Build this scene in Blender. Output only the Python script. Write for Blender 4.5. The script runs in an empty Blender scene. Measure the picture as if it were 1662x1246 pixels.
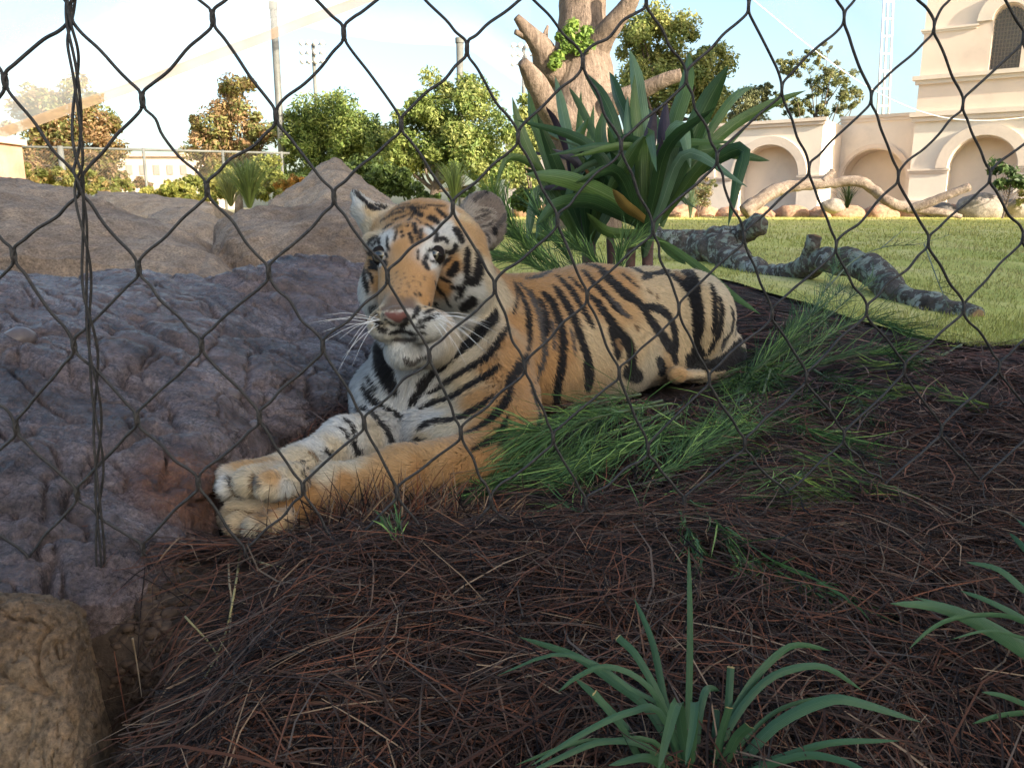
import bpy, math, random
import numpy as np
from mathutils import Vector, Matrix, noise as mnoise
from mathutils.bvhtree import BVHTree
from mathutils.kdtree import KDTree
R = np.random.default_rng(7)
random.seed(7)
SC = bpy.context.scene
COL = SC.collection

# ------------------------------------------------------------------ camera, sky, sun, exposure
PITCH = math.radians(12.35)
CAMZ = 0.30
FPX = 1293.0                      # focal length in pixels of a 1662 px wide frame
cd = bpy.data.cameras.new('camera')
cd.sensor_width = 36.0
cd.lens = 36.0 * FPX / 1662.0
cd.clip_start = 0.01
cd.clip_end = 2000
cam = bpy.data.objects.new('camera', cd)
cam.location = (0, 0, CAMZ)
cam.rotation_euler = (math.pi / 2 - PITCH, 0, 0)
COL.objects.link(cam)
SC.camera = cam

SUN_AZ = math.radians(132)        # clockwise from +Y: the sun stands right of and behind the camera
SUN_EL = math.radians(20)
world = bpy.data.worlds.new('World')
SC.world = world
world.use_nodes = True
wn = world.node_tree.nodes
wl = world.node_tree.links
sky = wn.new('ShaderNodeTexSky')
sky.sky_type = 'NISHITA'
sky.sun_disc = False
sky.sun_elevation = SUN_EL
sky.sun_rotation = SUN_AZ
sky.air_density = 1.0
sky.dust_density = 3.2
sky.ozone_density = 1.0
wl.new(sky.outputs[0], wn['Background'].inputs[0])
wn['Background'].inputs[1].default_value = 0.13
sd = bpy.data.lights.new('sun', 'SUN')
sd.energy = 5.0
sd.angle = math.radians(0.6)
sd.color = (1.0, 0.87, 0.69)
sun = bpy.data.objects.new('sun', sd)
tosun = Vector((math.sin(SUN_AZ) * math.cos(SUN_EL), math.cos(SUN_AZ) * math.cos(SUN_EL), math.sin(SUN_EL)))
sun.rotation_euler = tosun.to_track_quat('Z', 'Y').to_euler()
COL.objects.link(sun)
SC.view_settings.view_transform = 'Standard'
SC.view_settings.look = 'None'
SC.view_settings.gamma = 1.0
SC.view_settings.use_curve_mapping = False
SC.view_settings.exposure = 1.6
SC.view_settings.use_white_balance = True      # the camera's white balance, set for open shade
SC.view_settings.white_balance_temperature = 6350
SC.view_settings.white_balance_tint = 6
SC.render.engine = 'CYCLES'
SC.cycles.max_bounces = 8
SC.cycles.transparent_max_bounces = 24
SC.cycles.caustics_reflective = False
SC.cycles.caustics_refractive = False

# ------------------------------------------------------------------ helpers
CP, SP = math.cos(PITCH), math.sin(PITCH)

def P(px, py, d):
    """a point of the place from the direction of a sight line and its distance d along the view axis"""
    u = (px - 831.0) / FPX
    v = (py - 623.0) / FPX
    return np.array([u * d, d * (CP - v * SP), CAMZ - d * (v * CP + SP)])

def ray(px, py):
    a = P(px, py, 1.0) - np.array([0, 0, CAMZ])
    return a / np.linalg.norm(a)

def imgdir(ang):
    """world direction of an angle in the view plane: 0 right, 90 down"""
    a = math.radians(ang)
    return np.array([math.cos(a), -math.sin(a) * SP, -math.sin(a) * CP])

def lerp(a, b, t):
    return a + (b - a) * t

def sstep(a, b, x):
    t = np.clip((x - a) / (b - a), 0, 1)
    return t * t * (3 - 2 * t)

def np_mesh(name, V, quads=None, tris=None, col=None, smooth=False, normals=None):
    V = np.asarray(V, np.float32)
    me = bpy.data.meshes.new(name)
    me.vertices.add(len(V))
    me.vertices.foreach_set('co', V.ravel())
    parts, tot = [], []
    if quads is not None and len(quads):
        parts.append(np.asarray(quads, np.int32).ravel()); tot.append(np.full(len(quads), 4, np.int32))
    if tris is not None and len(tris):
        parts.append(np.asarray(tris, np.int32).ravel()); tot.append(np.full(len(tris), 3, np.int32))
    lv = np.concatenate(parts); lt = np.concatenate(tot)
    ls = np.concatenate([[0], np.cumsum(lt)[:-1]]).astype(np.int32)
    me.loops.add(len(lv)); me.loops.foreach_set('vertex_index', lv)
    me.polygons.add(len(lt))
    me.polygons.foreach_set('loop_start', ls)
    try:
        me.polygons.foreach_set('loop_total', lt)
    except Exception:
        pass
    me.update(calc_edges=True)
    me.polygons.foreach_set('use_smooth', np.full(len(lt), bool(smooth)))
    if col is not None:
        c = np.ones((len(V), 4), np.float32); c[:, :3] = col
        at = me.color_attributes.new('col', 'FLOAT_COLOR', 'POINT')
        at.data.foreach_set('color', c.ravel())
    if normals is not None:
        me.polygons.foreach_set('use_smooth', np.full(len(lt), True))
        me.normals_split_custom_set_from_vertices(np.asarray(normals, np.float32).tolist())
    return me

def add(name, me, mat=None, parent=None, label=None, cat=None, group=None, kind=None):
    o = bpy.data.objects.new(name, me)
    if mat is not None and me is not None and not me.materials:
        me.materials.append(mat)
    COL.objects.link(o)
    if parent is not None:
        o.parent = parent
        o.matrix_parent_inverse = Matrix.Translation(-parent.location)
    for k, v in (('label', label), ('category', cat), ('group', group), ('kind', kind)):
        if v:
            o[k] = v
    return o

def thing(name, label, cat, loc=(0, 0, 0), group=None):
    o = bpy.data.objects.new(name, None)
    o.empty_display_size = 0.05
    o.location = tuple(float(c) for c in loc)
    COL.objects.link(o)
    o['label'] = label; o['category'] = cat
    if group:
        o['group'] = group
    return o

def strips(name, Pt, W, S, col, tip=True, normals=None):
    """N ribbons with K points each; the last point is a tip when tip is set"""
    N, K, _ = Pt.shape
    if S.ndim == 2:
        S = np.repeat(S[:, None, :], K, 1)
    if col.ndim == 2:
        col = np.repeat(col[:, None, :], K, 1)
    m = K - 1 if tip else K
    A = Pt[:, :m] - S[:, :m] * W[:, :m, None]
    B = Pt[:, :m] + S[:, :m] * W[:, :m, None]
    V = np.stack([A, B], 2).reshape(N, m * 2, 3)
    C = np.repeat(col[:, :m, None, :], 2, 2).reshape(N, m * 2, 3)
    nv = m * 2
    if tip:
        V = np.concatenate([V, Pt[:, -1:]], 1); C = np.concatenate([C, col[:, -1:]], 1); nv += 1
    base = (np.arange(N) * nv)[:, None]
    q = np.concatenate([base + np.array([[2 * i, 2 * i + 1, 2 * i + 3, 2 * i + 2]]) for i in range(m - 1)], 0) if m > 1 else None
    t = base + np.array([[2 * m - 2, 2 * m - 1, 2 * m]]) if tip else None
    nn = None
    if normals is not None:
        nn = np.repeat(normals[:, None, :], nv, 1).reshape(-1, 3)
    return np_mesh(name, V.reshape(-1, 3), q, t, C.reshape(-1, 3), smooth=True, normals=nn)

def unit(a):
    return a / np.maximum(np.linalg.norm(a, axis=-1, keepdims=True), 1e-9)

def catmull(pts, n):
    """smooth curve through pts (rows of any width), n samples"""
    p = np.asarray(pts, float)
    if len(p) < 3:
        t = np.linspace(0, 1, n)[:, None]
        return p[0] * (1 - t) + p[-1] * t
    q = np.vstack([2 * p[0] - p[1], p, 2 * p[-1] - p[-2]])
    s = np.linspace(0, len(p) - 1 - 1e-6, n)
    i = s.astype(int); t = (s - i)[:, None]
    a, b, c, d = q[i], q[i + 1], q[i + 2], q[i + 3]
    return 0.5 * (2 * b + (c - a) * t + (2 * a - 5 * b + 4 * c - d) * t * t + (3 * b - a - 3 * c + d) * t ** 3)

def tube(path, rad, sides=8, cap=True, squash=None, rough=0.0, seed=0):
    """tube along path (n,3) with radii; returns V, quads, tris"""
    p = np.asarray(path, float); n = len(p)
    r = np.broadcast_to(np.asarray(rad, float), (n,)).copy()
    T = unit(np.gradient(p, axis=0))
    up = np.array([0, 0, 1.0]) if abs(T[0][2]) < 0.9 else np.array([1.0, 0, 0])
    N0 = unit(np.cross(T[0], up)); frames = []
    for i in range(n):
        N0 = unit(N0 - T[i] * np.dot(N0, T[i])); frames.append(N0)
    Nn = np.array(frames); B = np.cross(T, Nn)
    a = np.linspace(0, 2 * np.pi, sides, endpoint=False)
    rr = np.repeat(r[:, None], sides, 1)
    if rough:
        for i in range(n):
            for j in range(sides):
                q = p[i] + (Nn[i] * math.cos(a[j]) + B[i] * math.sin(a[j])) * r[i]
                rr[i, j] *= 1 + rough * (mnoise.noise(Vector(q * 9 / max(r.max() * 10, .05)) + Vector((seed, 0, 0))) + .6 * mnoise.noise(Vector(q * 24 / max(r.max() * 10, .05)) + Vector((seed, 5, 0))))
    V = p[:, None] + (Nn[:, None] * np.cos(a)[None, :, None] + B[:, None] * np.sin(a)[None, :, None]) * rr[:, :, None]
    V = V.reshape(-1, 3)
    i = np.arange(n - 1)[:, None] * sides; j = np.arange(sides)[None]
    j2 = (j + 1) % sides
    Q = np.stack([i + j, i + j2, i + sides + j2, i + sides + j], -1).reshape(-1, 4)
    Tt = []
    if cap:
        V = np.vstack([V, p[0], p[-1]])
        c0, c1 = len(V) - 2, len(V) - 1
        for k in range(sides):
            Tt.append((c0, (k + 1) % sides, k)); o = (n - 1) * sides
            Tt.append((c1, o + k, o + (k + 1) % sides))
    return V, Q, np.array(Tt, int).reshape(-1, 3)

class MB:
    """collects shapes into one mesh"""
    def __init__(s):
        s.V = []; s.Q = []; s.T = []; s.C = []; s.n = 0
    def put(s, V, Q=None, T=None, col=None):
        V = np.asarray(V, float)
        if Q is not None and len(Q): s.Q.append(np.asarray(Q) + s.n)
        if T is not None and len(T): s.T.append(np.asarray(T) + s.n)
        s.V.append(V); s.C.append(np.broadcast_to(np.asarray(col if col is not None else (1, 1, 1), float), V.shape)); s.n += len(V)
        return s
    def tube(s, path, rad, sides=8, col=None, **k):
        V, Q, T = tube(path, rad, sides, **k); return s.put(V, Q, T, col)
    def box(s, c, size, rot=None, col=None):
        x = np.array([[i, j, k] for i in (-.5, .5) for j in (-.5, .5) for k in (-.5, .5)]) * np.asarray(size, float)
        if rot is not None: x = x @ np.asarray(rot).T
        Q = [(0, 1, 3, 2), (4, 6, 7, 5), (0, 4, 5, 1), (2, 3, 7, 6), (0, 2, 6, 4), (1, 5, 7, 3)]
        return s.put(x + np.asarray(c, float), Q, None, col)
    def mesh(s, name, smooth=False):
        return np_mesh(name, np.vstack(s.V), np.vstack(s.Q) if s.Q else None, np.vstack(s.T) if s.T else None, np.vstack(s.C), smooth)

# ------------------------------------------------------------------ materials
def newmat(name, rough=0.6, spec=0.4):
    m = bpy.data.materials.new(name)
    m.use_nodes = True
    b = m.node_tree.nodes['Principled BSDF']
    b.inputs['Roughness'].default_value = rough
    b.inputs['Specular IOR Level'].default_value = spec
    return m, m.node_tree.nodes, m.node_tree.links, b

def mat_attr(name, rough=0.6, spec=0.3, trans=0.0, sheen=0.0, bright=None):
    """colour from the 'col' attribute; trans mixes in light that passes through thin leaves"""
    m, n, l, b = newmat(name, rough, spec)
    a = n.new('ShaderNodeAttribute'); a.attribute_name = 'col'
    l.new(a.outputs['Color'], b.inputs['Base Color'])
    if sheen:
        b.inputs['Sheen Weight'].default_value = sheen
    if trans:
        t = n.new('ShaderNodeBsdfTranslucent'); mx = n.new('ShaderNodeMixShader')
        mx.inputs[0].default_value = trans
        l.new(a.outputs['Color'], t.inputs['Color'])
        l.new(b.outputs[0], mx.inputs[1]); l.new(t.outputs[0], mx.inputs[2])
        l.new(mx.outputs[0], n['Material Output'].inputs['Surface'])
    return m

def ramp(n, stops):
    r = n.new('ShaderNodeValToRGB')
    e = r.color_ramp.elements
    while len(e) < len(stops): e.new(0.5)
    for k, (p, c) in enumerate(stops):
        e[k].position = p; e[k].color = (c[0], c[1], c[2], 1)
    return r

def tex(n, l, kind, scale, detail=6, rough=0.6, vec=None, dist=0.0):
    t = n.new('ShaderNodeTex' + kind)
    t.inputs['Scale'].default_value = scale
    if kind == 'Noise':
        t.inputs['Detail'].default_value = detail; t.inputs['Roughness'].default_value = rough; t.inputs['Distortion'].default_value = dist
    if vec is not None: l.new(vec, t.inputs['Vector'])
    return t

def mixc(n, l, fac, a, b, mode='MIX'):
    m = n.new('ShaderNodeMix'); m.data_type = 'RGBA'; m.blend_type = mode
    for s, v in ((0, fac), (6, a), (7, b)):
        if hasattr(v, 'is_linked') or hasattr(v, 'links'): l.new(v, m.inputs[s])
        elif isinstance(v, (int, float)): m.inputs[s].default_value = v
        else: m.inputs[s].default_value = (v[0], v[1], v[2], 1)
    return m.outputs[2]

def bump(n, l, b, height, strength, dist):
    k = n.new('ShaderNodeBump'); k.inputs['Strength'].default_value = strength; k.inputs['Distance'].default_value = dist
    l.new(height, k.inputs['Height'])
    prev = b.inputs['Normal'].links[0].from_socket if b.inputs['Normal'].links else None
    if prev is not None: l.new(prev, k.inputs['Normal'])
    l.new(k.outputs[0], b.inputs['Normal'])
    return k

def mat_noise(name, stops, scale=8.0, rough=0.8, bump_s=0.5, bump_d=0.01, spec=0.3, fine=60.0, detail=8):
    m, n, l, b = newmat(name, rough, spec)
    tc = n.new('ShaderNodeTexCoord')
    t = tex(n, l, 'Noise', scale, detail, 0.65, tc.outputs['Object'])
    r = ramp(n, stops); l.new(t.outputs['Fac'], r.inputs[0])
    l.new(r.outputs[0], b.inputs['Base Color'])
    f = tex(n, l, 'Noise', fine, 6, 0.7, tc.outputs['Object'])
    bump(n, l, b, f.outputs['Fac'], bump_s, bump_d)
    return m
# ------------------------------------------------------------------ ground, lawn, pine straw
def nz(x, y, z, s):
    return mnoise.noise(Vector((x * s, y * s, z * s)))

def gz_np(x, y):
    x = np.asarray(x, float); y = np.asarray(y, float)
    z = np.where(y > 2.2, (y - 2.2) * .0180, 0.0)
    z = np.where(y > 12, .1764 + (y - 12) * .002, z)
    def g(cx, cy, sx, sy, a): return a * np.exp(-((x - cx) / sx) ** 2 - ((y - cy) / sy) ** 2)
    z = z - .042 * np.exp(-np.maximum(((x + .10) / .33) ** 2 + ((y - .885) / .165) ** 2, 0) ** 2) - .045 * np.exp(-(((x - .2) / .38) ** 2 + ((y - 1.45) / .30) ** 2) ** 2)
    z = z + g(-.13, .755, .08, .035, .012) + g(.24, 1.17, .16, .06, .016) + g(.1, .60, .3, .1, .010) + g(.72, 1.35, .25, .2, .02) + g(.5, .95, .14, .09, -.012) + g(-.27, .75, .09, .10, -.030)
    z = z - .03 * sstep(.42, .25, y) - .12 * sstep(-.235, -.30, x) * sstep(.60, .50, y) - .03 * sstep(-.15, -.22, x) * sstep(.68, .56, y)
    return z

def onground(px, py):
    d = ray(px, py); t = 0.2
    for k in range(4000):
        q = np.array([0, 0, CAMZ]) + d * t
        h = q[2] - float(gz_np(q[0], q[1]))
        if h < .0005 or t > 200: break
        t += max(h * .8, .002)
    return q

def build_ground():
    xs = np.concatenate([-np.geomspace(1.3, 400, 26)[::-1], np.arange(-1.25, 1.7, .03), np.geomspace(1.7, 400, 26)])
    ys = np.concatenate([-np.geomspace(.3, 200, 12)[::-1], np.arange(-.2, 2.6, .03), np.geomspace(2.6, 600, 40)])
    X, Y = np.meshgrid(xs, ys, indexing='ij')
    Z = gz_np(X, Y)
    near = (np.abs(X) < 3) & (Y > -.5) & (Y < 4)
    for i, j in np.argwhere(near):
        Z[i, j] += .010 * nz(X[i, j], Y[i, j], 0, 6) + .006 * nz(X[i, j], Y[i, j], 3, 17)
    V = np.stack([X, Y, Z], -1).reshape(-1, 3)
    n, m = X.shape
    i = np.arange(n - 1)[:, None] * m; j = np.arange(m - 1)[None]
    Q = np.stack([i + j, i + m + j, i + m + j + 1, i + j + 1], -1).reshape(-1, 4)
    mt, nn, l, b = newmat('soil', .9, .25)
    tc = nn.new('ShaderNodeTexCoord')
    t = tex(nn, l, 'Noise', 14, 9, .7, tc.outputs['Object'])
    r = ramp(nn, [(.3, (.012, .009, .008)), (.5, (.035, .024, .019)), (.68, (.07, .045, .034))])
    l.new(t.outputs['Fac'], r.inputs[0])
    # bare soil in the planting bed, dry grass and sandy ground around it
    ds = nn.new('ShaderNodeVectorMath'); ds.operation = 'DISTANCE'; ds.inputs[1].default_value = (.3, 1.2, 0); l.new(tc.outputs['Object'], ds.inputs[0])
    mr = nn.new('ShaderNodeMapRange'); mr.inputs[1].default_value = 2.6; mr.inputs[2].default_value = 3.4; l.new(ds.outputs['Value'], mr.inputs[0])
    t5 = tex(nn, l, 'Noise', .6, 8, .65, tc.outputs['Object'])
    r5 = ramp(nn, [(.35, (.20, .19, .08)), (.6, (.33, .27, .15)), (.75, (.42, .33, .21))]); l.new(t5.outputs['Fac'], r5.inputs[0])
    sx = nn.new('ShaderNodeSeparateXYZ'); l.new(tc.outputs['Object'], sx.inputs[0])
    m2 = nn.new('ShaderNodeMapRange'); m2.inputs[1].default_value = -.16; m2.inputs[2].default_value = -.23; l.new(sx.outputs[0], m2.inputs[0])
    r6 = ramp(nn, [(.3, (.04, .027, .019)), (.5, (.11, .076, .052)), (.7, (.20, .145, .10))]); l.new(t.outputs['Fac'], r6.inputs[0])
    bare = mixc(nn, l, m2.outputs[0], r.outputs[0], r6.outputs[0])
    l.new(mixc(nn, l, mr.outputs[0], bare, r5.outputs[0]), b.inputs['Base Color'])
    f = tex(nn, l, 'Noise', 90, 8, .75, tc.outputs['Object'])
    bump(nn, l, b, f.outputs['Fac'], 1.0, .01)
    add('ground', np_mesh('ground', V, Q, None, None, True), mt, kind='structure')

def lawn_edge(x):
    return 1.74 + 1.55 * sstep(1.0, .80, x) + .05 * np.sin(x * 9) + .03 * np.sin(x * 23 + 1)

def build_lawn():
    xs = np.concatenate([np.linspace(-6, .5, 30), np.linspace(.52, 2.2, 70), np.linspace(2.3, 16, 40)])
    vs = np.linspace(0, 1, 60) ** 2.2
    X = np.repeat(xs[:, None], 60, 1)
    e = lawn_edge(xs)[:, None]
    Y = e + (12.6 - e) * vs[None]
    Z = gz_np(X, Y) + .012
    for i in range(X.shape[0]):
        for j in range(60):
            Z[i, j] += .012 * nz(X[i, j], Y[i, j], 1, 2.2) + .005 * nz(X[i, j], Y[i, j], 1, 8)
    n, m = X.shape
    i = np.arange(n - 1)[:, None] * m; j = np.arange(m - 1)[None]
    Q = np.stack([i + j, i + m + j, i + m + j + 1, i + j + 1], -1).reshape(-1, 4)
    mt, nn, l, b = newmat('turf', .9, .15)
    tc = nn.new('ShaderNodeTexCoord')
    mp = nn.new('ShaderNodeMapping'); mp.inputs['Scale'].default_value = (1, .45, 1); l.new(tc.outputs['Object'], mp.inputs[0])
    t = tex(nn, l, 'Noise', 3.2, 8, .62, mp.outputs[0])
    r = ramp(nn, [(.34, (.38, .39, .095)), (.50, (.52, .48, .14)), (.62, (.60, .52, .21)), (.74, (.66, .53, .28))])
    l.new(t.outputs['Fac'], r.inputs[0])
    t2 = tex(nn, l, 'Noise', 45, 6, .7, tc.outputs['Object'])
    r2 = ramp(nn, [(.35, (.78, .82, .75)), (.7, (1.2, 1.17, 1.1))])
    l.new(t2.outputs['Fac'], r2.inputs[0])
    l.new(mixc(nn, l, 1.0, r.outputs[0], r2.outputs[0], 'MULTIPLY'), b.inputs['Base Color'])
    bump(nn, l, b, t2.outputs['Fac'], .4, .01)
    add('lawn', np_mesh('lawn', np.stack([X, Y, Z], -1).reshape(-1, 3), Q, None, None, True), mt, kind='structure')
    # standing blades
    N = 100000
    yy = 1.70 * (12.5 / 1.70) ** (R.random(N) ** 1.45)
    xx = R.uniform(-.35, .95, N) * yy
    ok = (yy > lawn_edge(xx) - .05)
    xx, yy = xx[ok], yy[ok]; N = len(xx)
    zz = gz_np(xx, yy) + .010
    g = np.array([mnoise.noise(Vector((a * 1.6, b_ * .8, 2.0))) for a, b_ in zip(xx, yy)])
    B = np.stack([xx, yy, zz], 1)
    L = R.uniform(.008, .022, N) * (1 + .2 * g) * np.clip(yy / 4, 1, 1.6)
    d = unit(np.stack([R.normal(0, .45, N), R.normal(0, .45, N), np.ones(N)], 1))
    T = B + d * L[:, None]
    a = R.random(N) * np.pi
    S = np.stack([np.cos(a), np.sin(a), np.zeros(N)], 1)
    W = np.stack([.0009 * np.clip(yy / 1.4, 1, 4.5), np.zeros(N)], 1)
    base = np.array([.50, .50, .13]); dry = np.array([.66, .56, .27])
    f = np.clip(.22 + .8 * g + R.normal(0, .22, N), 0, 1)[:, None]
    c = (base * (1 - f) + dry * f) * R.uniform(.7, 1.25, N)[:, None]
    me = strips('grass', np.stack([B, T], 1), W, S, c, True, unit(np.stack([R.normal(0, .25, N), R.normal(0, .25, N), np.ones(N)], 1)))
    add('grass', me, mat_attr('grass_blade', .6, .2, .5), None, 'short yellow-green turf blades on the lawn', 'grass', kind='stuff')

STRAW = np.array([(.062, .034, .023), (.105, .042, .024), (.19, .066, .030), (.26, .165, .095), (.014, .009, .008), (.115, .078, .057), (.19, .092, .048)])
def needle_field(N, xr, yr, lenr, wid, hgt, seed, dense=True):
    r = np.random.default_rng(seed)
    y0, y1 = yr
    yy = y0 * (y1 / y0) ** (r.random(N) ** (.95 if dense else .8))
    xx = r.uniform(xr[0], xr[1], N) * yy * 1.02
    L = r.uniform(*lenr, N)
    fl = np.array([mnoise.noise(Vector((a * 5, b * 5, seed))) for a, b in zip(xx, yy)])
    a = fl * 4.2 + r.normal(0, .75, N) + (r.random(N) < .25) * r.uniform(0, 3.14, N)
    dirv = np.stack([np.cos(a), np.sin(a), np.zeros(N)], 1)
    nor = np.stack([-np.sin(a), np.cos(a), np.zeros(N)], 1)
    t = np.linspace(-.5, .5, 5)
    bend = r.normal(0, .12, N) * L
    lay = r.random(N) ** 1.6 * hgt
    tilt = r.normal(0, .16, N)
    pt = np.zeros((N, 5, 3))
    c = np.stack([xx, yy], 1)
    for k, s in enumerate(t):
        p2 = c + dirv[:, :2] * (s * L)[:, None] + nor[:, :2] * (bend * (4 * s * s - .5))[:, None]
        pt[:, k, :2] = p2
        pt[:, k, 2] = gz_np(p2[:, 0], p2[:, 1]) + .004 + lay + s * L * tilt - .25 * L * s * s * np.abs(r.normal(0, .5, N))
    up = unit(np.stack([r.normal(0, .5, N), r.normal(0, .5, N), np.ones(N)], 1))
    S = unit(np.cross(dirv, up))
    w = wid * r.uniform(.6, 1.25, N) * np.clip(yy / .75, 1, 2.2)
    W = w[:, None] * np.array([.55, 1, 1, .9, 0])[None]
    ci = r.choice(len(STRAW), N, p=[.30, .20, .10, .06, .18, .10, .06])
    col = STRAW[ci] * r.uniform(.6, 1.3, N)[:, None]
    red = sstep(.75, 1.5, yy)[:, None] * .5
    col = col * (1 - red) + col.mean(1, keepdims=True) * np.array([1.75, .80, .68]) * red
    px_ = np.hypot((pt[:, 2, 0] + .27) / .13, (pt[:, 2, 1] - .80) / .075)
    dn = np.array([mnoise.noise(Vector((a * 7, b * 9, seed + .5))) for a, b in zip(pt[:, 2, 0], pt[:, 2, 1])])
    keep = ((px_ > 1) | (r.random(N) < .12)) & (r.random(N) < np.clip(.85 + 1.1 * dn, .25, 1)) & ((pt[:, 2, 0] > -.20) | (pt[:, 2, 1] > .66) | (r.random(N) < .22))
    keep &= (pt[:, :, 1] < lawn_edge(pt[:, :, 0]) - .02).all(1) & (np.hypot((pt[:, 2, 0] + .03) / .19, (pt[:, 2, 1] - 1.04) / .15) > 1) & (np.hypot((pt[:, 2, 0] - .2) / .26, (pt[:, 2, 1] - 1.42) / .16) > 1)
    col = (col * .86 + col.mean(1, keepdims=True) * .14) * .84
    pt, W, S, col, lay = pt[keep], W[keep], S[keep], col[keep], lay[keep]
    return pt, W, S, col

def build_straw():
    parts = [needle_field(46000, (-.50, 1.10), (.30, 1.15), (.04, .16), .00052, .020, 3),
             needle_field(17000, (-.25, .95), (.95, 3.4), (.06, .17), .00062, .022, 5),
             needle_field(700, (-.40, .70), (.34, 1.1), (.08, .18), .00065, .034, 8)]
    pt, W, S, c = [np.concatenate([p[i] for p in parts]) for i in range(4)]
    # loose heap against the forearm
    N = 750
    r = np.random.default_rng(11)
    ctr = np.stack([r.normal(-.13, .06, N), r.normal(.755, .022, N)], 1)
    a = r.uniform(0, np.pi, N); L = r.uniform(.05, .14, N); el = np.abs(r.normal(0, .6, N))
    d = np.stack([np.cos(a) * np.cos(el), np.sin(a) * np.cos(el), np.sin(el)], 1)
    z0 = gz_np(ctr[:, 0], ctr[:, 1]) + r.random(N) * .012
    q = np.zeros((N, 5, 3))
    for k, s in enumerate(np.linspace(-.3, .7, 5)):
        q[:, k] = np.column_stack([ctr, z0]) + d * (s * L)[:, None]
        q[:, k, 2] -= .25 * L * s * s
    S2 = unit(np.cross(d, np.array([.2, -1, .4])))
    W2 = .0006 * r.uniform(.7, 1.2, N)[:, None] * np.array([.6, 1, 1, .8, 0])[None]
    c2 = STRAW[r.integers(0, 6, N)] * r.uniform(.5, 1.1, N)[:, None]
    pt, W, S, c = np.concatenate([pt, q]), np.concatenate([W, W2]), np.concatenate([S, S2]), np.concatenate([c, c2])
    me = strips('pine_straw', pt, W, S, c, True)
    add('pine_straw', me, mat_attr('pine_needle', .65, .1), None, 'brown and reddish pine straw mulch covering the bed', 'pine straw', kind='stuff')

build_ground()
build_lawn()
build_straw()
# ------------------------------------------------------------------ rocks
def rock_mat(name, stops, wet=0.0, scale=5.0, streak=(1, 1, 1), bs=.9):
    m, n, l, b = newmat(name, .85, .35)
    tc = n.new('ShaderNodeTexCoord')
    mp = n.new('ShaderNodeMapping'); mp.inputs['Scale'].default_value = streak; mp.inputs['Rotation'].default_value = (.2, .3, .9)
    l.new(tc.outputs['Object'], mp.inputs[0])
    t = tex(n, l, 'Noise', scale, 10, .68, mp.outputs[0], .6)
    r = ramp(n, stops); l.new(t.outputs['Fac'], r.inputs[0])
    t2 = tex(n, l, 'Noise', scale * 9, 8, .75, tc.outputs['Object'])
    r2 = ramp(n, [(.3, (.55, .53, .5)), (.52, (.98, .98, .98)), (.75, (1.35, 1.3, 1.25))]); l.new(t2.outputs['Fac'], r2.inputs[0])
    cm = mixc(n, l, 1.0, r.outputs[0], r2.outputs[0], 'MULTIPLY')
    t3 = tex(n, l, 'Noise', scale * 30, 6, .8, tc.outputs['Object'])
    t6 = tex(n, l, 'Noise', 210, 4, .7, tc.outputs['Object'])
    r6 = ramp(n, [(.36, (.45, .43, .41)), (.5, (.95, .95, .95)), (.66, (1.5, 1.45, 1.4))]); l.new(t6.outputs['Fac'], r6.inputs[0])
    l.new(mixc(n, l, .75, cm, mixc(n, l, 1.0, cm, r6.outputs[0], 'MULTIPLY')), b.inputs['Base Color'])
    vo = tex(n, l, 'Voronoi', scale * 5, vec=mp.outputs[0])
    bump(n, l, b, t.outputs['Fac'], bs, .04)
    bump(n, l, b, t2.outputs['Fac'], bs, .012)
    bump(n, l, b, t3.outputs['Fac'], bs * .8, .004)
    bump(n, l, b, vo.outputs['Distance'], .35, .012)
    if wet:
        t4 = tex(n, l, 'Noise', 4.5, 6, .6, mp.outputs[0])
        rr = ramp(n, [(.42, (.14, .14, .14)), (.58, (.30, .30, .30)), (.74, (.7, .7, .7))]); l.new(t4.outputs['Fac'], rr.inputs[0])
        l.new(rr.outputs[0], b.inputs['Roughness'])
        b.inputs['Specular IOR Level'].default_value = .5 + wet
    return m

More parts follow.
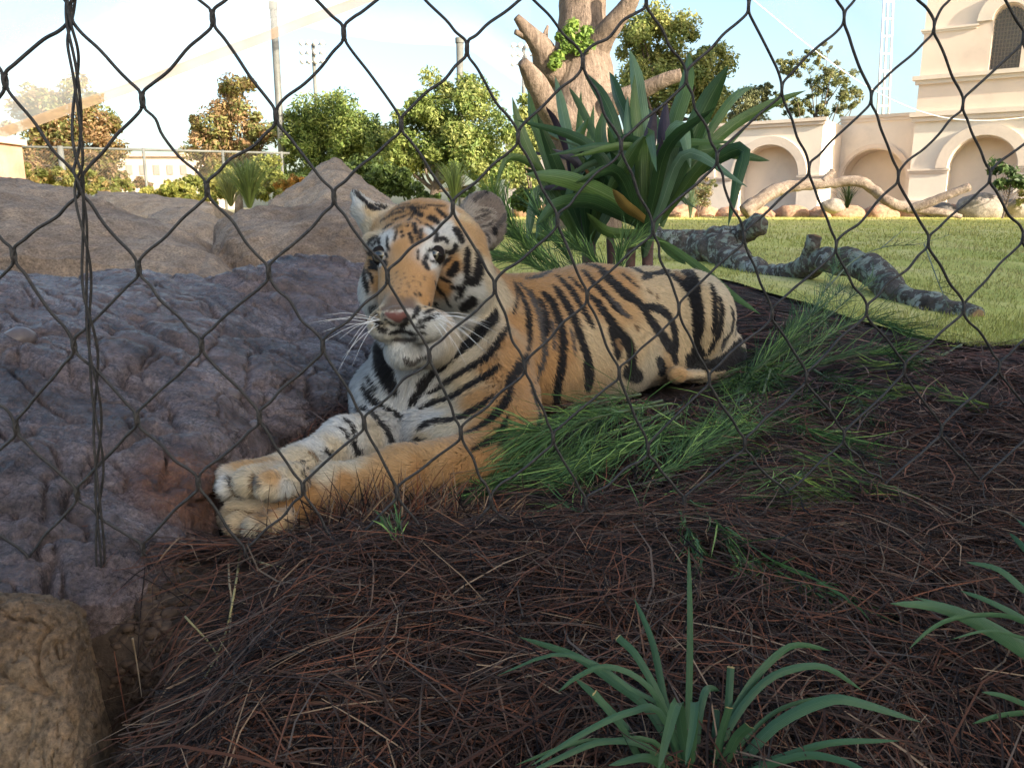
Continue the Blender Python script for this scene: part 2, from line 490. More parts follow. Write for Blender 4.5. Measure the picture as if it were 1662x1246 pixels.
def loft(rows, nu, nv, amp=.02, freq=5.0, seed=0, ridged=0.0, back=.35, fine=.25):
    """rock whose face runs through rows of (px, py, d); it is closed behind and below"""
    G = np.array([[P(*c) for c in r] for r in rows])
    A = np.array([catmull(r, nu) for r in G])                  # rows x nu
    B = np.stack([catmull(A[:, i], nv) for i in range(nu)], 0)  # nu x nv x 3
    nrm = np.cross(np.gradient(B, axis=0), np.gradient(B, axis=1))
    nrm = unit(nrm)
    view = B - np.array([0, 0, CAMZ])
    sgn = np.sign(-(nrm * view).sum(-1, keepdims=True)); nrm = nrm * sgn
    for i in range(nu):
        for j in range(nv):
            q = Vector(B[i, j]); s = Vector((seed * 3.1, seed, 0))
            d = mnoise.fractal(q * freq + s, 1.0, 2.1, 4)
            d2 = mnoise.noise(q * freq * 5 + s) + .5 * mnoise.noise(q * freq * 11 + s)
            rd = 0
            if ridged:
                w = Vector(((q.x * .80 - q.y * .55) * .7, (q.x * .55 + q.y * .80) * 2.2, q.z * 2.2)) + .08 * Vector((d, -d, d))
                n1 = 1 - abs(mnoise.noise(w * freq * .55 + s)) * 2.0
                n2 = 1 - abs(mnoise.noise(w * freq * 1.5 + s * 2)) * 2.0
                gr = mnoise.fractal(w * freq * 1.1 + s, .55, 2.15, 8)
                rd = -ridged * (max(n1, 0) ** 14 * .55 + max(n2, 0) ** 14 * .28 - .22 * gr)
            B[i, j] += nrm[i, j] * (amp * (d + fine * d2) + rd)
    # skirt down and back
    cen = B.reshape(-1, 3).mean(0)
    dz = np.array([0, back, 0])
    far = B[:, -1] + dz + np.array([0, 0, -.12]); far2 = far.copy(); far2[:, 2] = -.15
    low = B[:, 0].copy(); low[:, 2] = np.minimum(low[:, 2] - .05, -.10)
    B = np.concatenate([low[:, None], B, far[:, None], far2[:, None]], 1)
    l0 = B[0].copy(); l0[:, 2] = -.15; l0[:, 0] -= .05
    r0 = B[-1].copy(); r0[:, 2] = -.15; r0[:, 0] += .02
    B = np.concatenate([l0[None], B, r0[None]], 0)
    n, m = B.shape[:2]
    i = np.arange(n - 1)[:, None] * m; j = np.arange(m - 1)[None]
    Q = np.stack([i + j, i + m + j, i + m + j + 1, i + j + 1], -1).reshape(-1, 4)
    return B.reshape(-1, 3), Q

def blob(c, size, seed, amp=.25, sub=3, flat=.0, rotz=0.0):
    """rounded stone: subdivided sphere with rough facets"""
    import bmesh
    bm = bmesh.new(); bmesh.ops.create_icosphere(bm, subdivisions=sub, radius=1.0)
    V = np.array([v.co[:] for v in bm.verts]); T = np.array([[v.index for v in f.verts] for f in bm.faces]); bm.free()
    k = np.array([1 + amp * (mnoise.noise(Vector(v) * 1.3 + Vector((seed * 7.3, 0, 0))) + .45 * mnoise.noise(Vector(v) * 3.1 + Vector((0, seed * 5.1, 0))) + .2 * mnoise.noise(Vector(v) * 7 + Vector((0, 0, seed)))) for v in V])
    V = V * k[:, None]
    V[:, 2] = np.maximum(V[:, 2], -.75) if flat else V[:, 2]
    V = V * np.asarray(size)
    ca, sa = math.cos(rotz), math.sin(rotz)
    V = np.column_stack([V[:, 0] * ca - V[:, 1] * sa, V[:, 0] * sa + V[:, 1] * ca, V[:, 2]])
    return V + np.asarray(c), T

def build_rocks():
    wet = rock_mat('wet_rock', [(.30, (.034, .022, .020)), (.42, (.105, .072, .066)), (.56, (.20, .148, .142)), (.72, (.32, .26, .255))], .3, 5.0, (1.0, 2.6, 1.4))
    tan = rock_mat('tan_rock', [(.28, (.15, .105, .075)), (.48, (.25, .185, .135)), (.66, (.36, .28, .21))], 0, 3.4, (1.2, 1, 1.6), .6)
    tan2 = rock_mat('pale_rock', [(.30, (.20, .145, .10)), (.5, (.31, .235, .17)), (.7, (.42, .34, .26))], 0, 2.6, (1, 1, 1.4), .6)
    # rust stain soaked into the wet rock beside the paws
    n, l = wet.node_tree.nodes, wet.node_tree.links; b = n['Principled BSDF']
    old = b.inputs['Base Color'].links[0].from_socket
    tc = n.new('ShaderNodeTexCoord'); nn_ = tex(n, l, 'Noise', 26, 7, .7, tc.outputs['Object'])
    pt_ = P(318, 762, .80)
    ds = n.new('ShaderNodeVectorMath'); ds.operation = 'DISTANCE'; ds.inputs[1].default_value = tuple(float(q) for q in pt_); l.new(tc.outputs['Object'], ds.inputs[0])
    ad = n.new('ShaderNodeMath'); ad.operation = 'MULTIPLY_ADD'; ad.inputs[1].default_value = .09; l.new(nn_.outputs['Fac'], ad.inputs[0]); l.new(ds.outputs['Value'], ad.inputs[2])
    mr = n.new('ShaderNodeMapRange'); mr.inputs[1].default_value = .128; mr.inputs[2].default_value = .090; mr.inputs[4].default_value = .9; l.new(ad.outputs[0], mr.inputs[0])
    rc = ramp(n, [(.35, (.07, .028, .016)), (.55, (.22, .085, .035)), (.7, (.36, .16, .065))]); l.new(nn_.outputs['Fac'], rc.inputs[0])
    l.new(mixc(n, l, mr.outputs[0], old, rc.outputs[0]), b.inputs['Base Color'])
    curb = rock_mat('curb_stone', [(.30, (.16, .10, .06)), (.5, (.33, .22, .13)), (.7, (.44, .32, .20))], 0, 7, (1, 1, .7))
    V, Q = loft([
        [(-620, 1010, .56), (-60, 985, .60), (80, 975, .625), (180, 985, .645), (250, 955, .675), (310, 905, .725), (352, 872, .79)],
        [(-620, 850, .63), (-60, 840, .69), (70, 830, .71), (170, 830, .73), (250, 820, .76), (318, 800, .80), (352, 800, .87)],
        [(-620, 700, .76), (-60, 690, .81), (60, 690, .84), (170, 690, .87), (280, 690, .90), (370, 700, .94), (440, 716, 1.0)],
        [(-620, 580, .95), (-60, 570, 1.0), (60, 560, 1.02), (180, 570, 1.05), (320, 590, 1.08), (440, 620, 1.13), (550, 652, 1.20)],
        [(-620, 480, 1.15), (-60, 470, 1.2), (60, 465, 1.25), (180, 478, 1.28), (330, 512, 1.32), (470, 545, 1.38), (615, 560, 1.46)],
        [(-620, 425, 1.38), (-60, 436, 1.43), (60, 440, 1.47), (170, 440, 1.52), (330, 450, 1.58), (480, 415, 1.70), (650, 445, 1.76)]],
        300, 300, .017, 5.5, 1, .033, .3, .14)
    big = thing('wet_boulder', 'large wet purplish brown rock slope at the left of the tiger', 'rock', (-.35, 1.0, 0))
    add('face', np_mesh('wet_boulder', V, Q, None, None, True), wet, big)
    # pebbles set in its face
    bvh = BVHTree.FromPolygons(V.tolist(), Q.tolist())
    peb = mat_noise('pebble', [(.3, (.07, .055, .055)), (.6, (.14, .115, .11))], 30, .35, .3, .002)
    for k, (px, py, r) in enumerate(((366, 640, 20), (14, 546, 27), (205, 497, 12), (248, 490, 16), (408, 446, 15), (447, 482, 18), (488, 440, 10), (262, 545, 14), (75, 888, 8), (150, 858, 7), (112, 905, 6), (408, 690, 14))):
        h = bvh.ray_cast(Vector((0, 0, CAMZ)), Vector(ray(px, py)))
        if h[0] is None: continue
        s = r * (h[0] - Vector((0, 0, CAMZ))).length / FPX
        v, t = blob(np.array(h[0]) + np.array([0, s * .75, -s * .35]), (s, s * .8, s * .72), k + 3, .12, 2, rotz=k)
        add('pebble', np_mesh('pebble', v, None, t, None, True), peb, big)
    V, Q = loft([
        [(-620, 500, 1.55), (-60, 492, 1.59), (60, 488, 1.61), (180, 494, 1.62), (290, 520, 1.62), (370, 545, 1.65), (425, 560, 1.75)],
        [(-620, 440, 1.55), (-60, 432, 1.59), (60, 428, 1.61), (180, 434, 1.62), (290, 466, 1.62), (370, 505, 1.63), (420, 535, 1.72)],
        [(-620, 400, 1.58), (-60, 400, 1.62), (60, 405, 1.64), (180, 410, 1.66), (290, 430, 1.66), (365, 450, 1.67), (415, 500, 1.76)],
        [(-620, 330, 1.80), (-60, 330, 1.82), (60, 345, 1.85), (170, 365, 1.85), (270, 392, 1.82), (350, 420, 1.8), (402, 465, 1.84)],
        [(-620, 283, 2.1), (-60, 286, 2.15), (30, 290, 2.2), (120, 303, 2.2), (210, 345, 2.1), (300, 380, 2.0), (388, 440, 1.94)]],
        110, 70, .022, 4.0, 2, .010, .5, .3)
    add('tan_boulder', np_mesh('tan_boulder', V, Q, None, None, True), tan, None, 'smooth tan boulder lying above the wet rock at far left', 'rock')
    V, Q = loft([
        [(352, 440, 1.95), (392, 455, 1.88), (460, 470, 1.85), (540, 500, 1.86), (620, 520, 1.9), (680, 520, 2.0)],
        [(350, 405, 2.02), (385, 392, 1.93), (460, 392, 1.92), (540, 400, 1.93), (620, 410, 1.97), (680, 430, 2.05)],
        [(352, 372, 2.2), (380, 346, 2.15), (455, 332, 2.2), (530, 322, 2.22), (610, 330, 2.25), (680, 370, 2.3)]],
        90, 60, .020, 5, 3, .008, .5, .35)
    add('rounded_boulder', np_mesh('rounded_boulder', V, Q, None, None, True), tan, None, 'grey-brown rounded boulder directly behind the tiger\'s left ear', 'rock')
    V, Q = loft([
        [(420, 350, 3.0), (470, 350, 2.95), (540, 355, 2.9), (610, 350, 2.95), (660, 350, 3.05)],
        [(432, 330, 3.1), (478, 318, 3.05), (540, 312, 3.0), (604, 322, 3.05), (645, 335, 3.12)],
        [(450, 322, 3.25), (498, 295, 3.2), (545, 282, 3.18), (592, 300, 3.2), (630, 326, 3.25)],
        [(500, 302, 3.45), (524, 270, 3.4), (546, 256, 3.4), (572, 276, 3.42), (612, 312, 3.45)]],
        70, 50, .022, 5, 4, .012, .5, .35)
    add('pointed_boulder', np_mesh('pointed_boulder', V, Q, None, None, True), tan2, None, 'pointed pale boulder peaking behind the rounded boulder', 'rock')
    V, Q = loft([[(230, 410, 2.4), (290, 420, 2.4), (350, 425, 2.45), (385, 430, 2.5)], [(236, 365, 2.6), (290, 362, 2.6), (340, 366, 2.62), (372, 390, 2.65)], [(245, 344, 2.9), (290, 336, 2.95), (330, 344, 2.95), (362, 362, 2.9)]], 50, 40, .02, 6, 6, .006, .5, .3)
    add('low_boulder', np_mesh('low_boulder', V, Q, None, None, True), tan2, None, 'low pale boulder in the gap between the two tan boulders', 'rock')
    V, Q = loft([[(120, 352, 4.2), (200, 352, 4.2), (280, 350, 4.2), (350, 350, 4.3)], [(150, 322, 4.5), (210, 322, 4.4), (280, 330, 4.4), (345, 338, 4.4)], [(165, 310, 5), (215, 312, 5), (275, 322, 5), (335, 332, 5)]], 40, 24, .03, 3, 7, .0, .8, .3)
    add('sunlit_ledge', np_mesh('sunlit_ledge', V, Q, None, None, True), tan2, None, 'sunlit orange rock ledge below the shrubs at left', 'rock')
    # stone curb, lower left corner
    V, Q = loft([[(-520, 1420, .44), (-40, 1420, .44), (60, 1420, .442), (110, 1420, .447), (135, 1420, .47), (142, 1420, .53)],
                 [(-520, 1200, .475), (-40, 1200, .475), (60, 1200, .477), (112, 1195, .482), (140, 1190, .51), (150, 1185, .57)],
                 [(-520, 1060, .505), (-40, 1060, .505), (60, 1060, .507), (110, 1060, .512), (136, 1070, .54), (146, 1080, .60)],
                 [(-520, 990, .522), (-40, 984, .522), (60, 986, .522), (108, 998, .530), (134, 1014, .56), (145, 1026, .62)],
                 [(-520, 978, .545), (-40, 972, .545), (60, 974, .547), (106, 986, .555), (132, 1004, .59), (145, 1012, .64)],
                 [(-520, 968, .62), (-40, 962, .62), (60, 964, .62), (110, 976, .63), (140, 990, .65), (150, 1000, .67)]], 150, 130, .004, 18, 8, .012, .03, .4)
    add('stone_curb', np_mesh('stone_curb', V, Q, None, None, True), curb, None, 'rough tan stone curb in the lower left corner', 'curb')

build_rocks()
# ------------------------------------------------------------------ buildings, walls, nets
def arch_panel(mb, O, d, width, z0, z1, arches, depth, thick=.3):
    """wall face from O along d; arches (s0, s1, sill z, top z) are recessed by depth. All in one solid with real reveals"""
    O = np.asarray(O, float); d = unit(np.asarray(d, float)); up = np.array([0, 0, 1.0])
    nb = np.cross(up, d)                                     # points away from the viewer side
    pt = lambda s, z, b=0.0: O * np.array([1, 1, 0]) + d * s + nb * b + up * z
    cur = 0.0
    def quad(a, b, c, e): mb.put([a, b, c, e], [(0, 1, 2, 3)])
    for s0, s1, zs, zt in sorted(arches):
        if s0 > cur: quad(pt(cur, z0), pt(s0, z0), pt(s0, z1), pt(cur, z1))
        r = (s1 - s0) / 2; c = (s0 + s1) / 2; spring = zt - r
        n = 20
        th = np.linspace(np.pi, 0, n + 1)
        S = c + r * np.cos(th); Zc = spring + r * np.sin(th)
        for k in range(n):
            quad(pt(S[k], Zc[k]), pt(S[k + 1], Zc[k + 1]), pt(S[k + 1], z1), pt(S[k], z1))
            quad(pt(S[k], Zc[k]), pt(S[k], Zc[k], depth), pt(S[k + 1], Zc[k + 1], depth), pt(S[k + 1], Zc[k + 1]))
            quad(pt(S[k], zs, depth), pt(S[k + 1], zs, depth), pt(S[k + 1], Zc[k + 1], depth), pt(S[k], Zc[k], depth))
        quad(pt(s0, zs), pt(s0, zs, depth), pt(s0, spring, depth), pt(s0, spring))
        quad(pt(s1, zs, depth), pt(s1, zs), pt(s1, spring), pt(s1, spring, depth))
        quad(pt(s0, zs), pt(s1, zs), pt(s1, zs, depth), pt(s0, zs, depth))
        if zs > z0: quad(pt(s0, z0), pt(s1, z0), pt(s1, zs), pt(s0, zs))
        cur = s1
    if cur < width: quad(pt(cur, z0), pt(width, z0), pt(width, z1), pt(cur, z1))
    quad(pt(0, z1), pt(width, z1), pt(width, z1, thick), pt(0, z1, thick))
    quad(pt(width, z0), pt(width, z0, thick), pt(width, z1, thick), pt(width, z1))
    quad(pt(0, z0, thick), pt(0, z0), pt(0, z1), pt(0, z1, thick))
    return pt

def hood(pt, s0, s1, zt, w, proud):
    mb = MB(); r = (s1 - s0) / 2; c = (s0 + s1) / 2; sp = zt - r
    th = np.linspace(np.pi, 0, 25)
    A = [(c + (r + .02) * math.cos(t), sp + (r + .02) * math.sin(t)) for t in th]
    B = [(c + (r + w) * math.cos(t), sp + (r + w) * math.sin(t)) for t in th]
    for k in range(24):
        a, b, e, f = A[k], A[k + 1], B[k + 1], B[k]
        mb.put([pt(*a, -proud), pt(*b, -proud), pt(*e, -proud), pt(*f, -proud)], [(0, 1, 2, 3)])
        mb.put([pt(*f, -proud), pt(*e, -proud), pt(*e, .0), pt(*f, .0)], [(0, 1, 2, 3)])
        mb.put([pt(*a, .0), pt(*b, .0), pt(*b, -proud), pt(*a, -proud)], [(0, 1, 2, 3)])
    return mb

def band(pt, s0, s1, z, h, proud, steps=2):
    mb = MB()
    for k in range(steps):
        p = proud * (1 - .45 * k); zz0 = z - h * k / steps; zz1 = zz0 - h / steps + .002
        q = [pt(s0 - p, zz1, -p), pt(s1 + p, zz1, -p), pt(s1 + p, zz0, -p), pt(s0 - p, zz0, -p), pt(s0 - p, zz1, .05), pt(s1 + p, zz1, .05), pt(s1 + p, zz0, .05), pt(s0 - p, zz0, .05)]
        mb.put(q, [(0, 1, 2, 3), (3, 2, 6, 7), (4, 5, 1, 0), (1, 5, 6, 2), (4, 0, 3, 7)])
    return mb

def stucco(name, c):
    return mat_noise(name, [(.25, tuple(x * .76 for x in c)), (.45, tuple(x * .95 for x in c)), (.7, tuple(min(x * 1.05, .9) for x in c))], 1.1, .88, .25, .01, .2, 30)

def build_walls():
    cream = stucco('cream_stucco', (.83, .72, .60)); pink = stucco('peach_stucco', (.79, .62, .50)); trim = stucco('stucco_trim', (.74, .62, .51))
    ang = math.radians(35); d = np.array([math.cos(ang), -math.sin(ang), 0])
    gz0 = .14
    # low wall with niche, nearer part
    C1 = P(1325, 345, 14.6)
    def s_of(px, C):                     # distance along the wall where it meets a sight line
        rr = ray(px, 345); M = np.array([[rr[0], -d[0]], [rr[1], -d[1]]])
        return np.linalg.solve(M, C[:2])[1]
    zt = P(1325, 197, 14.6)[2]
    L = 7.0
    O = C1 - d * L
    w1 = thing('arcade_wall', 'peach stucco garden wall with arched niche behind the strap-leaf plants', 'wall', (O[0], O[1], gz0))
    mb = MB(); ar = []
    for a, b in ((1197, 1290),):
        s0, s1 = s_of(a, C1) + L, s_of(b, C1) + L
        dd = P(1245, 240, (C1 - d * (L - (s0 + s1) / 2))[1] / CP)
        ar.append((s0, s1, gz0, P(1245, 238, 15.05)[2]))
    s0, s1 = ar[0][0], ar[0][1]
    ar.append((s0 - 1.75, s1 - 1.75, gz0, ar[0][3])); ar.append((s0 - 3.5, s1 - 3.5, gz0, ar[0][3]))
    pt = arch_panel(mb, O, d, L, gz0 - .3, zt, ar, .35, 1.5)
    add('wall', mb.mesh('arcade_wall'), cream, w1)
    for a in ar:
        add('arch_moulding', hood(pt, a[0], a[1], a[3], .17, .045).mesh('hood'), trim, w1)
        zi = a[3] - (a[1] - a[0]) / 2
        add('impost', band(pt, a[1] + .02, a[1] + .50, zi, .07, .04).mesh('impost'), trim, w1)
    add('cap', band(pt, 0, L, zt + .03, .12, .07).mesh('cap'), trim, w1)
    # recessed part
    C2 = P(1352, 345, 15.75)
    L2 = 1.5
    w2 = thing('recessed_wall', 'cream stucco wall bay with one wide arch, left of the tower', 'wall', (C2[0], C2[1], gz0))
    mb = MB(); zt2 = P(1400, 194, 15.5)[2]
    a0, a1 = s_of(1362, C2), s_of(1464, C2)
    pt2 = arch_panel(mb, C2, d, L2, gz0 - .3, zt2, [(a0, a1, gz0, P(1413, 244, 15.4)[2])], .55, .4)
    add('wall', mb.mesh('recessed_wall'), cream, w2)
    add('arch_moulding', hood(pt2, a0, a1, P(1413, 244, 15.4)[2], .10, .04).mesh('hood'), trim, w2)
    add('cap', band(pt2, .06, L2 - .1, zt2 + .03, .12, .06).mesh('cap'), trim, w2)
    # tower
    C3 = P(1470, 345, 14.4); L3 = 4.2
    tw = thing('bell_tower', 'tall pale stucco tower with arched window at the right edge', 'tower', (C3[0], C3[1], gz0))
    z1 = P(1473, 192, 14.4)[2]; z2 = P(1477, 134, 14.4)[2]; z3 = P(1485, 62, 14.4)[2]; z4 = z3 + 3.2
    mb = MB()
    b0, b1 = s_of(1531, C3), s_of(1640, C3)
    zt3 = P(1585, 223, 13.7)[2]
    pt3 = arch_panel(mb, C3, d, L3, gz0 - .3, z1, [(b0, b1, gz0 + .05, zt3), (b0 + 2.0, b1 + 2.0, gz0 + .05, zt3)], .4, 3.0)
    add('base_storey', mb.mesh('tower_base'), cream, tw)
    for o in (0, 2.0):
        add('arch_moulding', hood(pt3, b0 + o, b1 + o, zt3, .20, .05).mesh('hood'), trim, tw)
    zi = zt3 - (b1 - b0) / 2
    add('impost', band(pt3, .0, b0 - .02, zi, .08, .04).mesh('impost'), trim, tw)
    add('impost', band(pt3, b1 + .02, b0 + 1.98, zi, .08, .04).mesh('impost'), trim, tw)
    add('plinth', band(pt3, .0, b0 - .02, gz0 + .32, .45, .05, 1).mesh('plinth'), trim, tw)
    mb = MB(); arch_panel(mb, C3, d, L3, z1, z2, [], .3, 3.0)
    add('middle_storey', mb.mesh('tower_middle'), pink, tw)
    w0, w1_ = s_of(1576, C3), s_of(1624, C3)
    ztw = P(1600, 23, 13.65)[2]; zsw = P(1600, 122, 13.65)[2]
    mb = MB(); arch_panel(mb, C3, d, L3, z2 + .003, z4, [(w0, w1_, zsw, ztw)], .5, 3.0)
    add('window_storey', mb.mesh('tower_top'), pink, tw)
    add('window_moulding', hood(pt3, w0, w1_, ztw, .24, .06).mesh('hood'), trim, tw)
    for z, h, p in ((z1 + .05, .16, .09), (z2 + .02, .14, .10)):
        add('cornice', band(pt3, 0, L3, z, h, p).mesh('cornice'), trim, tw)
    add('string_course', band(pt3, 0, w0 - .26, z3, .07, .05).mesh('string'), trim, tw)
    add('string_course', band(pt3, w1_ + .26, L3, z3, .07, .05).mesh('string'), trim, tw)
    # dark lattice in the window
    gm, n, l, b = newmat('window_lattice', .6, .3); b.inputs['Base Color'].default_value = (.10, .075, .06, 1)
    dk, n, l, b = newmat('window_dark', .5, .4); b.inputs['Base Color'].default_value = (.035, .026, .022, 1)
    g = MB(); r = (w1_ - w0) / 2; cx = (w0 + w1_) / 2; sp = ztw - r
    hh = lambda s: sp + math.sqrt(max(r * r - (s - cx) ** 2, 0))
    for k in range(1, 9):
        s = w0 + (w1_ - w0) * k / 9
        g.tube(np.array([pt3(s, zsw, .2), pt3(s, hh(s), .2)]), .011, 4)
    nzv = int((ztw - zsw) / .065)
    for k in range(1, nzv):
        z = zsw + k * .065
        hw = r if z < sp else math.sqrt(max(r * r - (z - sp) ** 2, 0))
        g.tube(np.array([pt3(cx - hw, z, .205), pt3(cx + hw, z, .205)]), .011, 4)
    lat = add('window_lattice', g.mesh('lattice'), gm, tw)
    g = MB(); n_ = 16
    xs = np.linspace(w0, w1_, n_ + 1)
    for k in range(n_):
        g.put([pt3(xs[k], zsw, .3), pt3(xs[k + 1], zsw, .3), pt3(xs[k + 1], hh(xs[k + 1]), .3), pt3(xs[k], hh(xs[k]), .3)], [(0, 1, 2, 3)])
    add('window_pane', g.mesh('pane'), dk, tw)
    # raised bed and its border of rough stones
    bm_ = mat_noise('bark_mulch', [(.35, (.05, .028, .02)), (.6, (.13, .07, .05))], 9, .95, 1, .03)
    bed = MB()
    nb = 40
    xs = np.linspace(-1, 14, nb)
    fr_ = np.array([[x, 12.55 - max(0, x - 3) * .10 + .1 * math.sin(x * 2.1), .185] for x in xs])
    bk = np.array([[x, 19.0, .30] for x in xs])
    md = np.array([[x, 12.9 - max(0, x - 3) * .10, .26] for x in xs])
    V = np.concatenate([fr_, md, bk]); i = np.arange(nb - 1)
    Q = np.concatenate([np.stack([i, i + 1, i + nb + 1, i + nb], 1), np.stack([i + nb, i + nb + 1, i + 2 * nb + 1, i + 2 * nb], 1)])
    add('planting_bed', np_mesh('planting_bed', V, Q, None, None, True), bm_, kind='structure')
    st = rock_mat('border_stone', [(.3, (.28, .15, .09)), (.5, (.42, .25, .16)), (.7, (.52, .35, .24))], 0, 2.2, (1, 1, 2), .8)
    x = .05; k = 0
    side_words = ['leftmost', 'second', 'third', 'fourth', 'fifth', 'sixth', 'seventh', 'eighth', 'ninth', 'tenth', 'eleventh', 'twelfth', 'thirteenth', 'fourteenth', 'fifteenth', 'sixteenth', 'seventeenth', 'eighteenth', 'nineteenth', 'twentieth', 'twenty-first', 'twenty-second']
    while x < 8.3 and k < len(side_words):
        w = random.uniform(.32, .62)
        y = 12.45 - max(0, x - 3) * .10
        v, t = blob((0, 0, 0), (w * .56, .22, random.uniform(.13, .19) * (1.25 if k < 3 else 1)), k + 20, .28, 3, 1, random.uniform(-.2, .2))
        zc = .20 + (.05 if k < 3 else 0)
        o = add('border_stone', np_mesh('border_stone', v, None, t, None, True), st, None, side_words[k] + ' rough pinkish stone from the left in the low border along the lawn', 'stone', 'border stones along the lawn')
        o.location = (x + w / 2, y, zc)
        x += w * .95; k += 1
    for k, (px, py, r_, q) in enumerate(((1352, 335, 15, 'small grey boulder half hidden behind the far arched log'), (1592, 340, 32, 'pale grey boulder below the cut end of the far log'), (1530, 345, 18, 'dark boulder under the far arched log'), (1650, 338, 30, 'dark grey boulder at the right edge before the tower'))):
        c = P(px, py, 11.6); s = r_ * 11.6 / FPX
        v, t = blob((0, 0, 0), (s * 1.25, s, s * .8), k + 50, .22, 3)
        o = add('boulder', np_mesh('boulder', v, None, t, None, True), rock_mat('boulder_%d' % k, [(.3, (.16, .13, .11)), (.6, (.36, .31, .27))], 0, 2.5, bs=.5) if k != 2 else rock_mat('boulder_%d' % k, [(.3, (.07, .06, .055)), (.6, (.16, .14, .13))], 0, 2.5, bs=.5), None, q, 'rock')
        o.location = c

def net_mat(name, c, op):
    m, n, l, b = newmat(name, .8, .1)
    b.inputs['Base Color'].default_value = (*c, 1)
    tr = n.new('ShaderNodeBsdfTransparent'); tl = n.new('ShaderNodeBsdfTranslucent'); tl.inputs[0].default_value = (*c, 1)
    m1 = n.new('ShaderNodeMixShader'); m1.inputs[0].default_value = .5
    l.new(b.outputs[0], m1.inputs[1]); l.new(tl.outputs[0], m1.inputs[2])
    m2 = n.new('ShaderNodeMixShader')
    tc = n.new('ShaderNodeTexCoord'); t = tex(n, l, 'Noise', 1.2, 4, .6, tc.outputs['Object'])
    mr = n.new('ShaderNodeMapRange'); mr.inputs['From Min'].default_value = .3; mr.inputs['From Max'].default_value = .7
    mr.inputs['To Min'].default_value = op * .75; mr.inputs['To Max'].default_value = op * 1.25
    l.new(t.outputs['Fac'], mr.inputs[0]); l.new(mr.outputs[0], m2.inputs[0])
    l.new(tr.outputs[0], m2.inputs[1]); l.new(m1.outputs[0], m2.inputs[2])
    l.new(m2.outputs[0], n['Material Output'].inputs['Surface'])
    return m

def sheet(rows, nu, nv, sag=0.0):
    G = np.array([[P(*c) for c in r] for r in rows])
    A = np.array([catmull(r, nu) for r in G])
    B = np.stack([catmull(A[:, i], nv) for i in range(nu)], 0)
    n, m = B.shape[:2]
    for i in range(n):
        for j in range(m):
            B[i, j, 2] += sag * mnoise.noise(Vector(B[i, j]) * .8)
    i = np.arange(n - 1)[:, None] * m; j = np.arange(m - 1)[None]
    Q = np.stack([i + j, i + m + j, i + m + j + 1, i + j + 1], -1).reshape(-1, 4)
    return B.reshape(-1, 3), Q

def build_nets():
    nm = net_mat('white_net', (.78, .78, .80), .34); hm = net_mat('sunlit_hem', (.42, .30, .21), .72); nm2 = net_mat('thin_net', (.82, .80, .78), .10)
    r = thing('shade_net', 'white shade net draped across the upper left sky with a sunlit-tan hem', 'net', P(200, 100, 10))
    e0 = [(-160, 268, 9), (0, 212, 9.5), (150, 160, 10), (300, 104, 10.5), (450, 46, 11), (600, -10, 11.5), (760, -80, 12)]
    up_ = [(x - 10, y - 150 - .05 * x, d - 1.2) for x, y, d in e0]; up2 = [(x - 30, y - 420, d - 4.5) for x, y, d in e0]
    V, Q = sheet([e0, up_, up2], 50, 14, .05); add('netting', np_mesh('net', V, Q, None, None, True), nm, r)
    lo = [(x + 2, y + 13, d + .04) for x, y, d in e0]; hi = [(x, y - 4, d - .04) for x, y, d in e0]
    V, Q = sheet([lo, hi], 50, 4, .03); add('hem', np_mesh('hem', V, Q, None, None, True), hm, r)  # hem colour carries the sunlit tan of the net edge
    r = thing('shade_net', 'thin pale net slung between the two poles behind the trees', 'net', P(650, 60, 17))
    e1 = [(380, 10, 15), (462, 36, 15.5), (560, 58, 16), (660, 72, 16.5), (752, 80, 17), (800, 108, 17.5), (862, 148, 18)]
    V, Q = sheet([e1, [(x, y - 90, d - 1) for x, y, d in e1], [(x, y - 320, d - 5) for x, y, d in e1]], 50, 12, .05); add('netting', np_mesh('net', V, Q, None, None, True), net_mat('pale_net', (.8, .8, .82), .16), r)
    r = thing('shade_net', 'sheer net hanging in front of the tower at upper right', 'net', P(1500, 100, 12))
    e2 = [(1150, -60, 12), (1240, 15, 12.2), (1330, 88, 12.4), (1420, 148, 12.4), (1510, 186, 12.2), (1600, 196, 12), (1720, 184, 11.6)]
    V, Q = sheet([e2, [(x + 40, y - 130, d - .8) for x, y, d in e2], [(x + 80, y - 400, d - 3) for x, y, d in e2]], 50, 14, .05); add('netting', np_mesh('net', V, Q, None, None, True), nm2, r)
    c = np.array([P(*q) for q in e2]); c = catmull(c, 60)
    Vt, Qt, Tt = tube(c, .008, 5); add('edge_rope', np_mesh('rope', Vt, Qt, Tt, None, True), newmat('rope', .8)[0], r)

